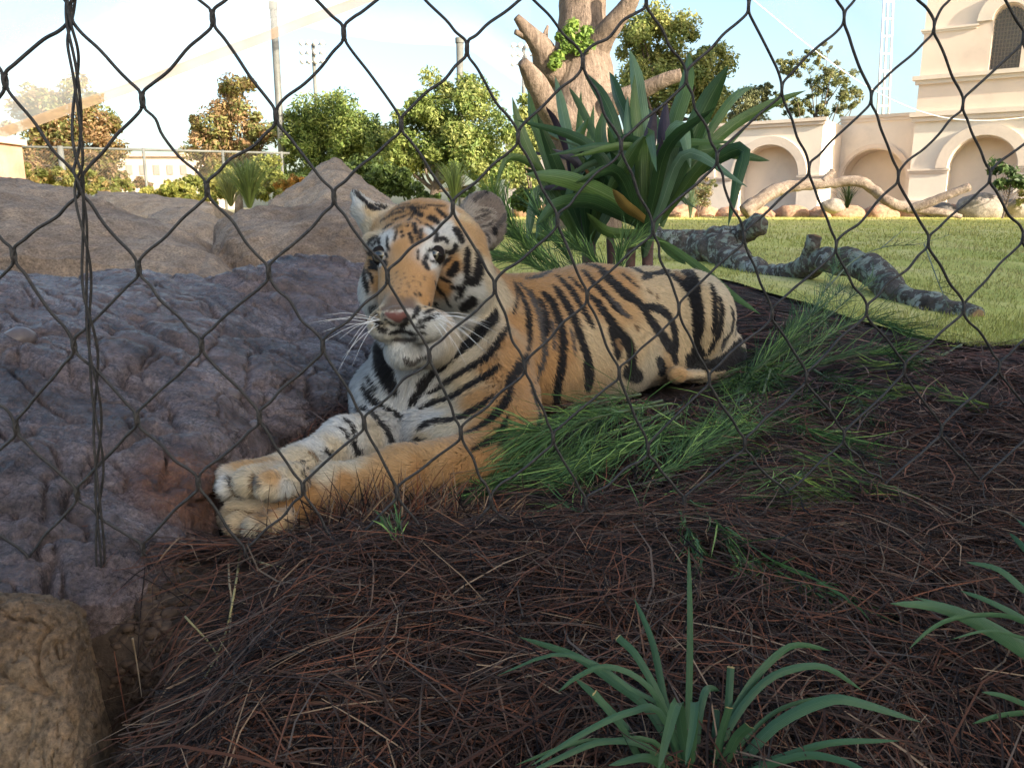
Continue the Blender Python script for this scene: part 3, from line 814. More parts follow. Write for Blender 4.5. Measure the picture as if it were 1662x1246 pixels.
def build_far():
    steel = mat_noise('galvanised', [(.3, (.09, .09, .085)), (.7, (.17, .17, .16))], 6, .5, .2, .002)
    # net poles
    for px, y0, d, rr, lab in ((456, 30, 12, 5.5, 'grey steel pole carrying the net above the left trees'), (748, 80, 17, 5.5, 'grey pole rising behind the central green tree')):
        a, b = P(px + (px - 831) * -.012, 300, d), P(px, y0, d)
        b[:2] = a[:2]; a[2] = 0
        pole = thing('net_pole', lab, 'pole', a)
        add('shaft', MB().tube(np.array([a, lerp(a, b, .5), b]), rr * d / FPX, 14).mesh('shaft', True), steel, pole)
        add('cap', MB().tube(np.array([b, b + (0, 0, .10)]), rr * d / FPX * 1.25, 14).mesh('cap'), steel, pole)
    # floodlight masts
    lamp = newmat('lamp_housing', .4)[0]; lamp.node_tree.nodes['Principled BSDF'].inputs['Base Color'].default_value = (.75, .75, .75, 1)
    for px, py, d, lab in ((508, 88, 70, 'distant floodlight mast above the left green tree'), (850, 92, 70, 'distant floodlight mast beside the dead tree stub')):
        top = P(px, py - 16, d); base = top.copy(); base[2] = 0
        f = thing('floodlight_mast', lab, 'floodlight', base)
        add('mast', MB().tube(np.array([base, top]), .16, 8).mesh('mast', True), steel, f)
        for rrow in range(3):
            z = top[2] - rrow * .75
            add('crossbar', MB().box((top[0], top[1], z), (2.3, .12, .10)).mesh('bar'), steel, f)
            for k in range(4):
                m = MB().tube(np.array([(top[0] - .9 + k * .6, top[1] - .1, z + .1), (top[0] - .9 + k * .6, top[1] - .42, z)]), [.12, .25], 10)
                add('lamp', m.mesh('lamp', True), lamp, f)
    # lattice mast
    wm = newmat('white_steel', .5)[0]; wm.node_tree.nodes['Principled BSDF'].inputs['Base Color'].default_value = (.68, .66, .64, 1)
    A0, A1 = P(1422, 215, 26), P(1437, -40, 26); B0, B1 = P(1441, 215, 26), P(1451, -40, 26)
    lm = thing('lattice_mast', 'slim white lattice mast standing behind the wall left of the tower', 'mast', A0)
    off = np.array([.12, .3, 0])
    for a, b in ((A0, A1), (B0, B1), (lerp(A0, B0, .5) + off, lerp(A1, B1, .5) + off)):
        add('leg', MB().tube(np.array([a, b]), .035, 6).mesh('leg', True), wm, lm)
    for k in range(9):
        t = (k + .5) / 9
        add('rung', MB().tube(np.array([lerp(A0, A1, t), lerp(B0, B1, t)]), .03, 5).mesh('rung'), wm, lm)
    # chain link fence at left
    cf = thing('chain_link_fence', 'chain link fence with top rail beyond the rocks at left', 'fence', P(200, 330, 9))
    a, b = P(-60, 236, 9.0), P(470, 249, 10.2)
    add('top_rail', MB().tube(np.array([a, b]), .014, 8).mesh('rail', True), steel, cf)
    for px in (-20, 84, 216, 350, 455):
        t = (px + 60) / 530; p = lerp(a, b, t); q = p.copy(); q[2] = 0
        add('post', MB().tube(np.array([q, p + (0, 0, .02)]), .018 if px != 84 else .035, 8).mesh('post', True), steel, cf)
    n = 110; g = MB(); H = a[2] - .02
    for k in range(-14, n):
        for s in (1, -1):
            x0 = k / n; dx = H / np.linalg.norm(b - a) * s
            t0, t1 = x0, x0 + dx
            p0, p1 = lerp(a, b, t0), lerp(a, b, t1)
            p0[2] = a[2] - .02; p1[2] = 0.02
            if -.1 < t0 < 1.0 and -.1 < t1 < 1.0: g.tube(np.array([p0, p1]), .0011, 3, cap=False)
    wo = add('wire', g.mesh('chain_link'), mat_noise('fence_wire', [(.3, (.10, .095, .09)), (.7, (.16, .155, .15))], 6, .7, .2, .002), cf); wo['kind'] = 'stuff'
    # far pale building
    fb = thing('far_building', 'pale low building far beyond the fence at left', 'building', P(260, 290, 60))
    c0 = P(175, 295, 60); c1 = P(330, 255, 60)
    wmat = stucco('far_wall', (.52, .43, .36))
    add('wall', MB().box(((c0[0] + c1[0]) / 2, c0[1] + 4, c1[2] / 2), (c1[0] - c0[0], 8, c1[2])).mesh('wall'), wmat, fb)
    add('roof', MB().box(((c0[0] + c1[0]) / 2, c0[1] + 4, c1[2] + .12), (c1[0] - c0[0] + .6, 8.6, .25)).mesh('roof'), stucco('far_roof', (.5, .36, .28)), fb)
    wd = newmat('far_window', .3)[0]; wd.node_tree.nodes['Principled BSDF'].inputs['Base Color'].default_value = (.25, .22, .2, 1)
    for px in (212, 234, 256, 278, 300):
        q = P(px, 276, 60)
        add('window', MB().box((q[0], c0[1] - .02, q[2]), (.45, .1, .7)).mesh('window'), wd, fb)
    pw = thing('brick_wall', 'pinkish brick wall piece at the left edge above the boulder', 'wall', P(-10, 290, 6.5))
    brick = mat_noise('pink_brick', [(.3, (.40, .20, .14)), (.7, (.55, .32, .24))], 5, .9, .4, .01)
    q0, q1 = P(-200, 300, 6.5), P(8, 232, 6.5)
    add('pier', MB().box(((q0[0] + q1[0]) / 2, q0[1] + .15, q1[2] / 2), (q1[0] - q0[0], .3, q1[2])).mesh('pier'), brick, pw)
    add('coping', MB().box(((q0[0] + q1[0]) / 2, q0[1] + .15, q1[2] + .02), (q1[0] - q0[0] + .06, .36, .05)).mesh('coping'), stucco('coping', (.5, .38, .3)), pw)
    # the shelter beside the viewer is an unseen building added for its shade
    sh = thing('sun_blocker', 'unseen stucco shelter to the right of the viewer, casting shade', 'building', (12, -3, 0))
    wc = stucco('blocker_wall', (.62, .54, .45))
    add('wall', MB().box((13.0, -10.0, 3.0), (7.0, 16.0, 6.0)).mesh('blocker'), wc, sh)
    add('wall', MB().box((13.0, .0, 2.3), (7.0, 4.0, 4.6)).mesh('blocker_low'), wc, sh)  # lower block, shaped to let sun reach the dead trunk and far lawn
    add('roof', MB().box((13.0, -10.0, 6.12), (7.6, 16.6, .24)).mesh('blocker_roof'), stucco('blocker_roof', (.3, .2, .15)), sh)
    add('roof', MB().box((13.0, .2, 4.72), (7.6, 4.2, .24)).mesh('blocker_low_roof'), stucco('blocker_low_roof', (.3, .2, .15)), sh)

build_walls()
build_nets()
build_far()
# ------------------------------------------------------------------ trees and shrubs
LEAF = mat_attr('leaf', .5, .3, .42)
BARK = mat_noise('bark', [(.3, (.06, .045, .035)), (.6, (.15, .11, .085))], 12, .9, .9, .02)

def leaf_cloud(name, centres, radii, n, size, cols, seed, flat=.8, jit=.35):
    """n leaf faces gathered round clump centres"""
    r = np.random.default_rng(seed)
    k = r.integers(0, len(centres), n)
    d = unit(r.normal(0, 1, (n, 3))) * (r.random(n) ** .45)[:, None]
    Pn = centres[k] + d * radii[k][:, None] * np.array([1, 1, flat])
    nrm = unit(d + r.normal(0, .7, (n, 3)) + np.array([0, 0, .35]))
    t = unit(np.cross(nrm, r.normal(0, 1, (n, 3)))); b = np.cross(nrm, t)
    s = size * r.uniform(.6, 1.35, n)[:, None]
    V = np.stack([Pn - t * s, Pn + b * s * .42 + nrm * s * .08, Pn + t * s, Pn - b * s * .42 + nrm * s * .08], 1)
    Q = np.arange(n * 4).reshape(n, 4)
    cols = np.asarray(cols); ck = r.integers(0, len(cols), len(centres))
    cols = cols * 1.25
    c = cols[np.where(r.random(n) < jit, r.integers(0, len(cols), n), ck[k])] * r.uniform(.7, 1.3, n)[:, None]
    return np_mesh(name, V.reshape(-1, 3), Q, None, np.repeat(c, 4, 0))

def tree(name, label, base, d, crowns, cols, n, leaf, seed, cat='tree', group=None, trunk=True, tr=.05, clump=.20, nclump=60, flat=.85, bark=None):
    """base (px, py) on the ground; crowns: ellipses (px, py, rx, ry) in view size at distance d"""
    r = np.random.default_rng(seed)
    b = P(base[0], base[1], d); b[2] = float(gz_np(b[0], b[1]))
    root = thing(name, label, cat, b, group)
    C = []; Rr = []
    tot = sum(c[2] * c[3] for c in crowns)
    for px, py, rx, ry in crowns:
        m = max(4, int(nclump * rx * ry / tot))
        c = P(px, py, d)
        q = unit(r.normal(0, 1, (m, 3))) * (r.random(m) ** .38)[:, None]
        C.append(c + q * np.array([rx, (rx + ry) * .5, ry]) * (d / FPX) * .84)
        Rr.append(r.uniform(.6, 1.3, m) * clump * min(rx, ry) * 2 * d / FPX)
    C = np.vstack(C); Rr = np.concatenate(Rr)
    add('crown', leaf_cloud(name, C, Rr, n, leaf, cols, seed, flat), LEAF, root)
    if trunk:
        cen = C.mean(0); mb = MB()
        top = lerp(b, cen, .85)
        mb.tube(catmull([b - (0, 0, .1), lerp(b, top, .4) + r.normal(0, .04, 3), top], 14), np.linspace(tr, tr * .45, 14), 9, rough=.1, seed=seed)
        for k in r.choice(len(C), min(16, len(C)), replace=False):
            s = lerp(b, top, r.uniform(.35, .95)); e = C[k]
            m = (s + e) / 2 + np.array([0, 0, -.08 * np.linalg.norm(e - s)]) + r.normal(0, .03, 3)
            mb.tube(catmull([s, m, e], 9), np.linspace(tr * .4, tr * .08, 9), 6)
        add('trunk', mb.mesh('trunk', True), bark or BARK, root)
    return root

def build_trees():
    G1 = [(.12, .165, .04), (.17, .21, .055), (.24, .27, .08), (.08, .115, .03)]
    G2 = [(.20, .23, .065), (.29, .30, .10), (.13, .16, .045)]
    OR = [(.25, .17, .07), (.22, .19, .065), (.16, .165, .055), (.33, .21, .11), (.20, .13, .06)]
    tree('magnolia_tree', 'orange-tinged magnolia tree at the far left behind the fence', (110, 320), 13.5, [(105, 170, 78, 55), (110, 240, 98, 62), (60, 250, 60, 55), (160, 280, 48, 34), (70, 290, 60, 30), (50, 190, 50, 50), (150, 215, 50, 50)], OR, 24000, .042, 1, tr=.09, nclump=110)
    tree('magnolia_tree', 'reddish brown magnolia tree left of the grey net pole', (385, 320), 13.0, [(385, 160, 44, 42), (370, 215, 72, 52), (400, 270, 70, 40), (330, 215, 30, 30), (345, 258, 48, 44), (420, 235, 40, 52), (385, 290, 75, 30)], OR, 22000, .038, 2, tr=.08, nclump=100)
    tree('round_tree', 'green round-crowned tree between the net pole and the larger green tree', (545, 330), 12.0, [(540, 200, 72, 58), (510, 255, 58, 50), (585, 245, 60, 58), (470, 285, 30, 26), (485, 225, 44, 52), (612, 235, 44, 60), (550, 285, 90, 34)], G1 + G2[:1], 34000, .033, 3, tr=.06, nclump=190)
    tree('round_tree', 'large green bushy tree above the tiger\'s head', (697, 345), 11.0, [(725, 165, 92, 52), (690, 225, 92, 62), (775, 230, 74, 66), (640, 250, 48, 50), (800, 275, 48, 40), (750, 270, 70, 36)], G1 + G2[:2], 42000, .031, 4, tr=.085, nclump=170, clump=.17)
    tree('slender_tree', 'pale green tree filling the gap left of the dead trunk', (868, 345), 13.0, [(860, 215, 34, 62), (850, 290, 34, 36)], G2, 6000, .045, 5, tr=.04, nclump=40)
    tree('leafy_tree', 'yellow-green leafy tree behind the right side of the dead trunk', (1075, 345), 19.0, [(1060, 60, 75, 52), (1110, 110, 84, 56), (1050, 140, 62, 50), (1140, 170, 58, 40)], G2 + [(.26, .25, .08)], 26000, .06, 6, tr=.13, nclump=110)
    tree('airy_tree', 'thin airy tree above the wall left of the lattice mast', (1330, 300), 20.0, [(1290, 105, 36, 26), (1350, 130, 46, 30), (1320, 90, 26, 18), (1375, 160, 34, 26), (1290, 165, 44, 24), (1345, 75, 14, 12), (1330, 180, 60, 16)], [(.10, .12, .045), (.16, .17, .06), (.22, .21, .09)], 9000, .042, 7, tr=.07, nclump=170, clump=.13)
    tree('airy_tree', 'small hazy tree between the leafy tree and the airy tree', (1215, 300), 21.0, [(1215, 175, 46, 36), (1240, 150, 22, 18)], [(.12, .13, .06), (.19, .19, .09)], 6000, .042, 8, tr=.05, nclump=90, clump=.14)
    # shrubs
    tree('shrub', 'low olive shrub at the foot of the far left magnolia', (60, 330), 8.5, [(40, 285, 60, 24), (120, 292, 50, 22), (180, 300, 40, 18)], [(.17, .16, .05), (.24, .17, .07), (.13, .14, .04)], 7000, .025, 41, 'shrub', trunk=False, nclump=70)
    tree('shrub', 'yellow-green hedge shrub along the fence under the reddish magnolia', (400, 340), 8.0, [(380, 290, 46, 26), (430, 282, 40, 30), (330, 300, 40, 20), (440, 310, 50, 18)], [(.19, .20, .05), (.26, .25, .075), (.13, .15, .04)], 9000, .024, 42, 'shrub', trunk=False, nclump=80)
    tree('shrub', 'brownish shrub behind the fence beside the pale building', (200, 330), 10.5, [(190, 285, 30, 22), (165, 270, 26, 30), (225, 298, 30, 14)], [(.20, .13, .07), (.16, .14, .05), (.26, .16, .09)], 4000, .03, 43, 'shrub', trunk=False, nclump=40)
    tree('shrub', 'yellow-green shrub below the chain link fence', (290, 338), 7.0, [(270, 312, 48, 22), (320, 322, 46, 20), (352, 312, 26, 22)], [(.20, .20, .045), (.27, .24, .06), (.14, .16, .035)], 6000, .022, 11, 'shrub', trunk=False, nclump=60)
    tree('shrub', 'orange-leaved shrub beside the pointed boulder', (478, 315), 6.0, [(470, 296, 30, 14), (500, 300, 16, 10)], [(.42, .22, .06), (.36, .20, .06), (.25, .2, .06)], 1800, .018, 12, 'shrub', trunk=False, nclump=30)
    tree('shrub', 'dark green shrub under the round green trees', (600, 325), 8.5, [(590, 290, 70, 34), (480, 300, 36, 24), (650, 300, 40, 30)], [(.05, .075, .02), (.08, .11, .03)], 6000, .03, 13, 'shrub', trunk=False, nclump=60)
    tree('shrub', 'loose reddish shrub growing before the arcade wall', (1138, 345), 11.5, [(1138, 318, 26, 24), (1150, 300, 14, 12)], [(.16, .17, .07), (.25, .19, .10)], 1600, .022, 14, 'shrub', nclump=30, tr=.01)
    tree('small_tree', 'small glossy-leaved tree before the tower at the right edge', (1625, 345), 11.0, [(1630, 275, 30, 16), (1655, 295, 28, 18), (1615, 300, 16, 10), (1680, 280, 20, 20)], [(.045, .075, .025), (.07, .105, .035)], 900, .05, 15, nclump=16, tr=.015, clump=.3)
    tree('shrub', 'yellowish shrub below the small tree at the right edge', (1668, 345), 11.2, [(1668, 320, 26, 16)], [(.20, .17, .05), (.14, .15, .05)], 1000, .025, 16, 'shrub', nclump=16, trunk=False)
    tree('shrub', 'green understory shrub between the tiger\'s head and ear', (860, 350), 9.0, [(850, 325, 40, 22), (760, 318, 60, 18), (690, 322, 40, 16)], [(.10, .15, .03), (.16, .20, .05), (.06, .09, .025)], 5000, .026, 17, 'shrub', nclump=50, trunk=False)
    # tall grasses
    def tuft(label, px, py, d, n, h, spread, c, seed, name='grass_clump'):
        r = np.random.default_rng(seed); b = P(px, py, d)
        root = thing(name, label, 'grass', b)
        az = r.random(n) * 6.283; out = np.abs(r.normal(.25, .18, n)) * spread; L = h * r.uniform(.6, 1.1, n)
        o = np.stack([np.cos(az), np.sin(az), np.zeros(n)], 1)
        q = np.stack([b + o * .02 * spread, b + o * (out * .35)[:, None] + (0, 0, 1) * (L * .6)[:, None], b + o * out[:, None] + (0, 0, 1) * L[:, None], b + o * (out * 1.7)[:, None] + (0, 0, 1) * (L * .93)[:, None]], 1)
        q = np.stack([catmull(z, 6) for z in q])
        S = unit(np.cross(o, (0, 0, 1))); w = h * .011
        add('blades', strips('tuft', q, np.repeat(np.array([[w, w, w * .9, w * .7, w * .4, 0]]), n, 0), S, np.asarray(c) * r.uniform(.6, 1.3, n)[:, None]), LEAF, root)
    tuft('tall green grass clump behind the low boulder', 405, 338, 6.0, 300, .34, .55, (.22, .27, .09), 21)
    tuft('tall pale grass clump right of the yellow-green shrub', 375, 335, 6.4, 200, .28, .5, (.28, .28, .11), 22)
    tuft('feathery green grass clump behind the tiger\'s head', 800, 345, 7.0, 200, .30, .6, (.17, .25, .07), 23)
    tuft('grey-green grass tuft before the arcade wall', 1120, 358, 11.3, 120, .42, .25, (.16, .22, .13), 24)
    tuft('pale feathery grass clump beside the large tree trunk', 738, 330, 7.5, 200, .36, .6, (.26, .31, .10), 26)
    tuft('dark strap-leaf clump behind the far arched log', 1375, 338, 11.2, 60, .36, .7, (.04, .065, .025), 25, 'leafy_clump')

def build_dead_tree():
    d = 8.0
    bark = rock_mat('carved_bark', [(.3, (.10, .07, .052)), (.5, (.20, .145, .11)), (.7, (.30, .225, .175))], 0, 3.0, (4, 4, .7), .8)
    b = P(945, 400, d); b[2] = .1
    root = thing('dead_tree', 'huge bare dead tree trunk with sawn branch stubs behind the strap-leaf plants', 'tree', b)
    def br(pts, name='branch', sides=14, n=26, rough=.12):
        path = catmull([P(x, y, z) for x, y, z, r in pts], n); rad = catmull([[r * z / FPX] for x, y, z, r in pts], n)[:, 0]
        V, Q, T = tube(path, rad, sides, rough=rough, seed=len(pts))
        return add(name, np_mesh(name, V, Q, T, None, True), bark, root)
    br([(948, 420, 8, 66), (946, 300, 8, 60), (944, 220, 8, 56), (944, 150, 8, 54), (942, 100, 8, 50), (940, 88, 8, 42)], 'trunk', 40, 60, .10)
    br([(944, 130, 8.05, 46), (943, 85, 8.05, 41), (945, 30, 8.05, 38), (948, -60, 8.05, 38), (950, -200, 8, 36)], 'trunk', 36, 50, .08)
    br([(915, 130, 7.9, 26), (890, 105, 7.8, 24), (880, 80, 7.7, 19), (862, 56, 7.6, 13), (838, 28, 7.5, 6)])
    br([(868, 66, 7.65, 10), (852, 58, 7.6, 7), (836, 52, 7.55, 4)], n=14)
    br([(884, 90, 7.8, 10), (884, 64, 7.8, 6), (889, 42, 7.8, 2)], n=12)
    br([(912, 205, 7.6, 30), (888, 168, 7.4, 21), (868, 132, 7.25, 17), (848, 100, 7.1, 9)])
    br([(962, 90, 7.9, 24), (978, 62, 7.8, 20), (998, 36, 7.7, 17), (1022, 4, 7.6, 14), (1040, -40, 7.5, 12)])
    br([(975, 185, 7.8, 24), (1010, 160, 7.6, 17), (1050, 143, 7.5, 13), (1080, 130, 7.4, 11), (1106, 121, 7.35, 10)])
    # leafy vine on the shoulder
    C = np.array([P(x, y, 7.62) for x, y in ((905, 92), (918, 78), (930, 66), (945, 62), (952, 52), (925, 50), (912, 60), (900, 104), (940, 80), (955, 74), (930, 40))])
    vine = leaf_cloud('vine', C, np.full(len(C), 12 * 7.62 / FPX), 1100, .030, [(.17, .25, .05), (.11, .17, .035), (.24, .32, .07)], 31)
    o = add('climbing_vine', vine, LEAF, None, 'small bright green vine growing on the shoulder of the dead trunk', 'vine')

build_trees()
build_dead_tree()
# ------------------------------------------------------------------ the tiger
def sdf_grid(lo, hi, h):
    lo = np.asarray(lo, float); n = np.ceil((np.asarray(hi) - lo) / h).astype(int) + 1
    return {'lo': lo, 'h': h, 'n': n, 'D': np.full(n, 1.0, np.float32)}

def _box(g, mn, mx):
    a = np.clip(np.floor((mn - g['lo']) / g['h']).astype(int), 0, g['n'] - 1)
    b = np.clip(np.ceil((mx - g['lo']) / g['h']).astype(int) + 1, 1, g['n'])
    sl = tuple(slice(int(x), int(y)) for x, y in zip(a, b))
    ax = [g['lo'][i] + g['h'] * np.arange(a[i], b[i]) for i in range(3)]
    X, Y, Z = np.meshgrid(*ax, indexing='ij')
    return sl, np.stack([X, Y, Z], -1)

def _comb(g, sl, d, k, cut=False):
    a = g['D'][sl]
    if cut:
        d = -d; hh = np.maximum(k - np.abs(a - d), 0) / k
        g['D'][sl] = np.maximum(a, d) + hh * hh * k / 4
    else:
        hh = np.maximum(k - np.abs(a - d), 0) / k
        g['D'][sl] = np.minimum(a, d) - hh * hh * k / 4

def cap_(g, a, b, k=0.02, cut=False):
    A, B = P(*a[:3]), P(*b[:3]); ra, rb = a[3] * a[2] / FPX, b[3] * b[2] / FPX
    m = k + 0.025
    sl, X = _box(g, np.minimum(A - ra, B - rb) - m, np.maximum(A + ra, B + rb) + m)
    ab = B - A; L = max(ab @ ab, 1e-9)
    t = np.clip(((X - A) @ ab) / L, 0, 1)
    d = np.linalg.norm(X - A - t[..., None] * ab, axis=-1) - (ra + (rb - ra) * t)
    _comb(g, sl, d, k, cut)

def ell_(g, c, rad, ax=None, k=0.02, cut=False):
    C = P(*c); r = np.asarray(rad) * c[2] / FPX
    M = np.eye(3) if ax is None else np.asarray(ax)      # rows: axes in world
    m = k + 0.025
    sl, X = _box(g, C - r.max() - m, C + r.max() + m)
    q = (X - C) @ M.T
    k0 = np.linalg.norm(q / r, axis=-1); k1 = np.linalg.norm(q / (r * r), axis=-1)
    d = k0 * (k0 - 1) / np.maximum(k1, 1e-6)
    _comb(g, sl, d, k, cut)

def surface_nets(g):
    D = g['D']; n = np.array(D.shape); S = D < 0
    c = np.zeros(n - 1, np.uint8)
    for i in (0, 1):
        for j in (0, 1):
            for k in (0, 1):
                c += S[i:n[0] - 1 + i, j:n[1] - 1 + j, k:n[2] - 1 + k]
    idx = np.argwhere((c > 0) & (c < 8))
    vid = np.full(n - 1, -1, np.int32); vid[tuple(idx.T)] = np.arange(len(idx))
    corners = [(i, j, k) for i in (0, 1) for j in (0, 1) for k in (0, 1)]
    vals = np.stack([D[idx[:, 0] + i, idx[:, 1] + j, idx[:, 2] + k] for i, j, k in corners], 1)
    acc = np.zeros((len(idx), 3)); cnt = np.zeros(len(idx))
    for a in range(8):
        for b in range(a + 1, 8):
            ca, cb = np.array(corners[a]), np.array(corners[b])
            if np.abs(ca - cb).sum() != 1: continue
            va, vb = vals[:, a], vals[:, b]
            m = (va < 0) != (vb < 0)
            t = np.where(m, va / np.where(m, va - vb, 1), 0)
            acc[m] += (ca + (cb - ca) * t[:, None])[m]; cnt[m] += 1
    V = g['lo'] + g['h'] * (idx + acc / cnt[:, None])
    Q = []
    for ax in range(3):
        s0 = [slice(1, -1)] * 3; s1 = [slice(1, -1)] * 3
        s0[ax] = slice(0, -1); s1[ax] = slice(1, None)
        A, B = S[tuple(s0)], S[tuple(s1)]
        e = np.argwhere(A != B)
        ins = A[tuple(e.T)]
        base = e + 1; base[:, ax] -= 1
        o1, o2 = [(1, 2), (2, 0), (0, 1)][ax]
        def cell(d1, d2):
            q = base.copy(); q[:, o1] -= d1; q[:, o2] -= d2
            return vid[tuple(q.T)]
        f = np.stack([cell(1, 1), cell(0, 1), cell(0, 0), cell(1, 0)], 1)
        f[~ins] = f[~ins][:, ::-1]
        Q.append(f)
    return V, np.vstack(Q)

def build_tiger_shape():
    g = sdf_grid((-0.40, 0.66, -0.03), (0.56, 1.92, 0.52), 0.0033)
    c = lambda *a, **k: cap_(g, *a, **k)
    e = lambda *a, **k: ell_(g, *a, **k)
    # torso
    c((850, 585, 1.30, 92), (960, 550, 1.45, 100), k=.03)
    c((960, 550, 1.45, 100), (1050, 530, 1.57, 93), k=.03)
    c((862, 548, 1.37, 96), (960, 535, 1.48, 98), k=.03)
    # haunch, rump, knee, hind foot
    e((1114, 514, 1.555), (72, 86, 72), k=.014)
    c((1118, 540, 1.66, 84), (1165, 572, 1.68, 40), k=.04)
    c((1090, 560, 1.52, 52), (1070, 588, 1.47, 24), k=.03)
    c((1096, 610, 1.42, 7), (1135, 608, 1.49, 7), k=.006)
    e((1098, 608, 1.415), (15, 8, 13), k=.006)
    c((1180, 588, 1.63, 24), (1130, 590, 1.58, 34), k=.03)
    # neck, chest, shoulders
    c((712, 450, 1.23, 78), (770, 570, 1.28, 110), k=.03)
    c((772, 478, 1.29, 40), (856, 545, 1.37, 86), k=.03)
    c((672, 585, 1.19, 62), (664, 650, 1.17, 64), k=.03)
    c((664, 650, 1.17, 64), (730, 640, 1.22, 90), k=.03)
    c((772, 610, 1.19, 92), (800, 690, 1.10, 64), k=.03)
    c((800, 690, 1.10, 64), (806, 742, 1.04, 44), k=.02)
    c((846, 640, 1.17, 22), (850, 690, 1.12, 22), k=.02)
    c((690, 672, 1.14, 40), (760, 705, 1.09, 40), k=.02)
    c((680, 702, 1.09, 30), (750, 716, 1.06, 36), k=.02)
    # near foreleg
    c((800, 742, 1.04, 42), (652, 766, .935, 36), k=.02)
    c((652, 766, .935, 36), (540, 792, .885, 31), k=.018)
    c((540, 792, .885, 31), (450, 834, .85, 27), k=.018)
    e((412, 840, .835), (48, 24, 40), k=.014)
    for x, y, z, r in ((372, 842, .842, 15), (385, 852, .812, 16), (414, 855, .80, 16), (440, 850, .80, 14)):
        c((x + 26, y - 10, z + .012, r * .9), (x, y, z, r * .95), k=.003)
    # far foreleg
    c((622, 640, 1.20, 48), (628, 705, 1.13, 44), k=.025)
    c((628, 712, 1.12, 42), (560, 716, 1.0, 33), k=.022)
    c((560, 716, 1.0, 33), (485, 760, .915, 29), k=.018)
    c((485, 760, .915, 29), (440, 776, .875, 31), k=.018)
    for x, y, z, r, bx, by in ((374, 776, .85, 20, 430, 768), (372, 792, .83, 17, 420, 780), (404, 782, .815, 21, 450, 776), (437, 788, .805, 21, 476, 778)):
        c((bx, by, z + .035, r * 1.12), (x, y, z, r * .95), k=.004)
    # head
    e((693, 412, 1.17), (92, 76, 84), k=.02)
    e((752, 456, 1.165), (44, 50, 54), k=.022)
    e((618, 470, 1.15), (30, 48, 46), k=.025)
    c((664, 398, 1.105, 36), (660, 486, 1.045, 28), k=.016)
    c((686, 405, 1.112, 34), (672, 492, 1.042, 27), k=.016)
    c((645, 405, 1.118, 28), (638, 492, 1.055, 24), k=.016)
    c((660, 480, 1.05, 30), (650, 503, 1.018, 31), k=.014)
    e((626, 526, 1.012), (29, 26, 27), k=.011)
    e((686, 526, 1.008), (37, 27, 30), k=.011)
    e((646, 511, .986), (27, 18, 14), k=.008)
    c((694, 545, 1.10, 44), (656, 566, 1.045, 26), k=.02)
    e((656, 572, 1.03), (26, 20, 22), k=.014)
    c((606, 396, 1.125, 15), (636, 398, 1.085, 10), k=.014)
    c((736, 392, 1.125, 20), (692, 398, 1.08, 12), k=.014)
    # eye sockets, nostrils, mouth line
    e((707, 414, 1.055), (18, 11, 17), k=.005, cut=True)
    e((620, 415, 1.060), (14, 11, 17), k=.005, cut=True)
    c((622, 553, .975, 5), (652, 547, .965, 5), k=.006, cut=True)
    c((652, 547, .965, 5), (694, 554, .975, 6), k=.006, cut=True)
    c((668, 515, .962, 5), (675, 504, .975, 3), k=.004, cut=True)
    # ears
    z = np.array([0, 0, 1.0])
    nr = unit(np.array([.38, -.90, .12])); ur = unit(np.array([.30, .1, .9])); ur = unit(ur - nr * (ur @ nr)); xr = np.cross(ur, nr)
    e((783, 357, 1.215), (41, 46, 13), ax=[xr, ur, nr], k=.012)
    c((752, 392, 1.19, 26), (786, 372, 1.215, 22), k=.02)
    e((791, 352, 1.188), (29, 33, 17), ax=[xr, ur, nr], k=.008, cut=True)
    c((618, 372, 1.17, 25), (590, 340, 1.165, 13), k=.012)
    c((590, 340, 1.165, 13), (578, 320, 1.165, 6), k=.008)
    c((634, 350, 1.19, 13), (600, 340, 1.185, 9), k=.008)
    c((600, 340, 1.185, 9), (577, 316, 1.17, 5), k=.006)
    V, Q = surface_nets(g)
    # relax the voxel steps
    ed = np.vstack([Q[:, [0, 1]], Q[:, [1, 2]], Q[:, [2, 3]], Q[:, [3, 0]]])
    for f in (.5, .5):
        A = np.zeros_like(V); n = np.zeros(len(V))
        np.add.at(A, ed[:, 0], V[ed[:, 1]]); np.add.at(A, ed[:, 1], V[ed[:, 0]])
        np.add.at(n, ed[:, 0], 1); np.add.at(n, ed[:, 1], 1)
        V = V + f * (A / np.maximum(n, 1)[:, None] - V)
    return V, Q

FUR = {'O': (.45, .245, .098), 'o': (.50, .305, .14), 'C': (.58, .43, .25), 'c': (.60, .50, .35), 'W': (.60, .585, .545), 'w': (.47, .46, .44),
       'G': (.165, .13, .108), 'g': (.33, .285, .24), 'B': (.26, .155, .075), 'K': (.016, .014, .014), 'D': (.075, .065, .06), 'N': (.15, .10, .07),
       'P': (.17, .070, .058), 'b': (.18, .11, .055)}
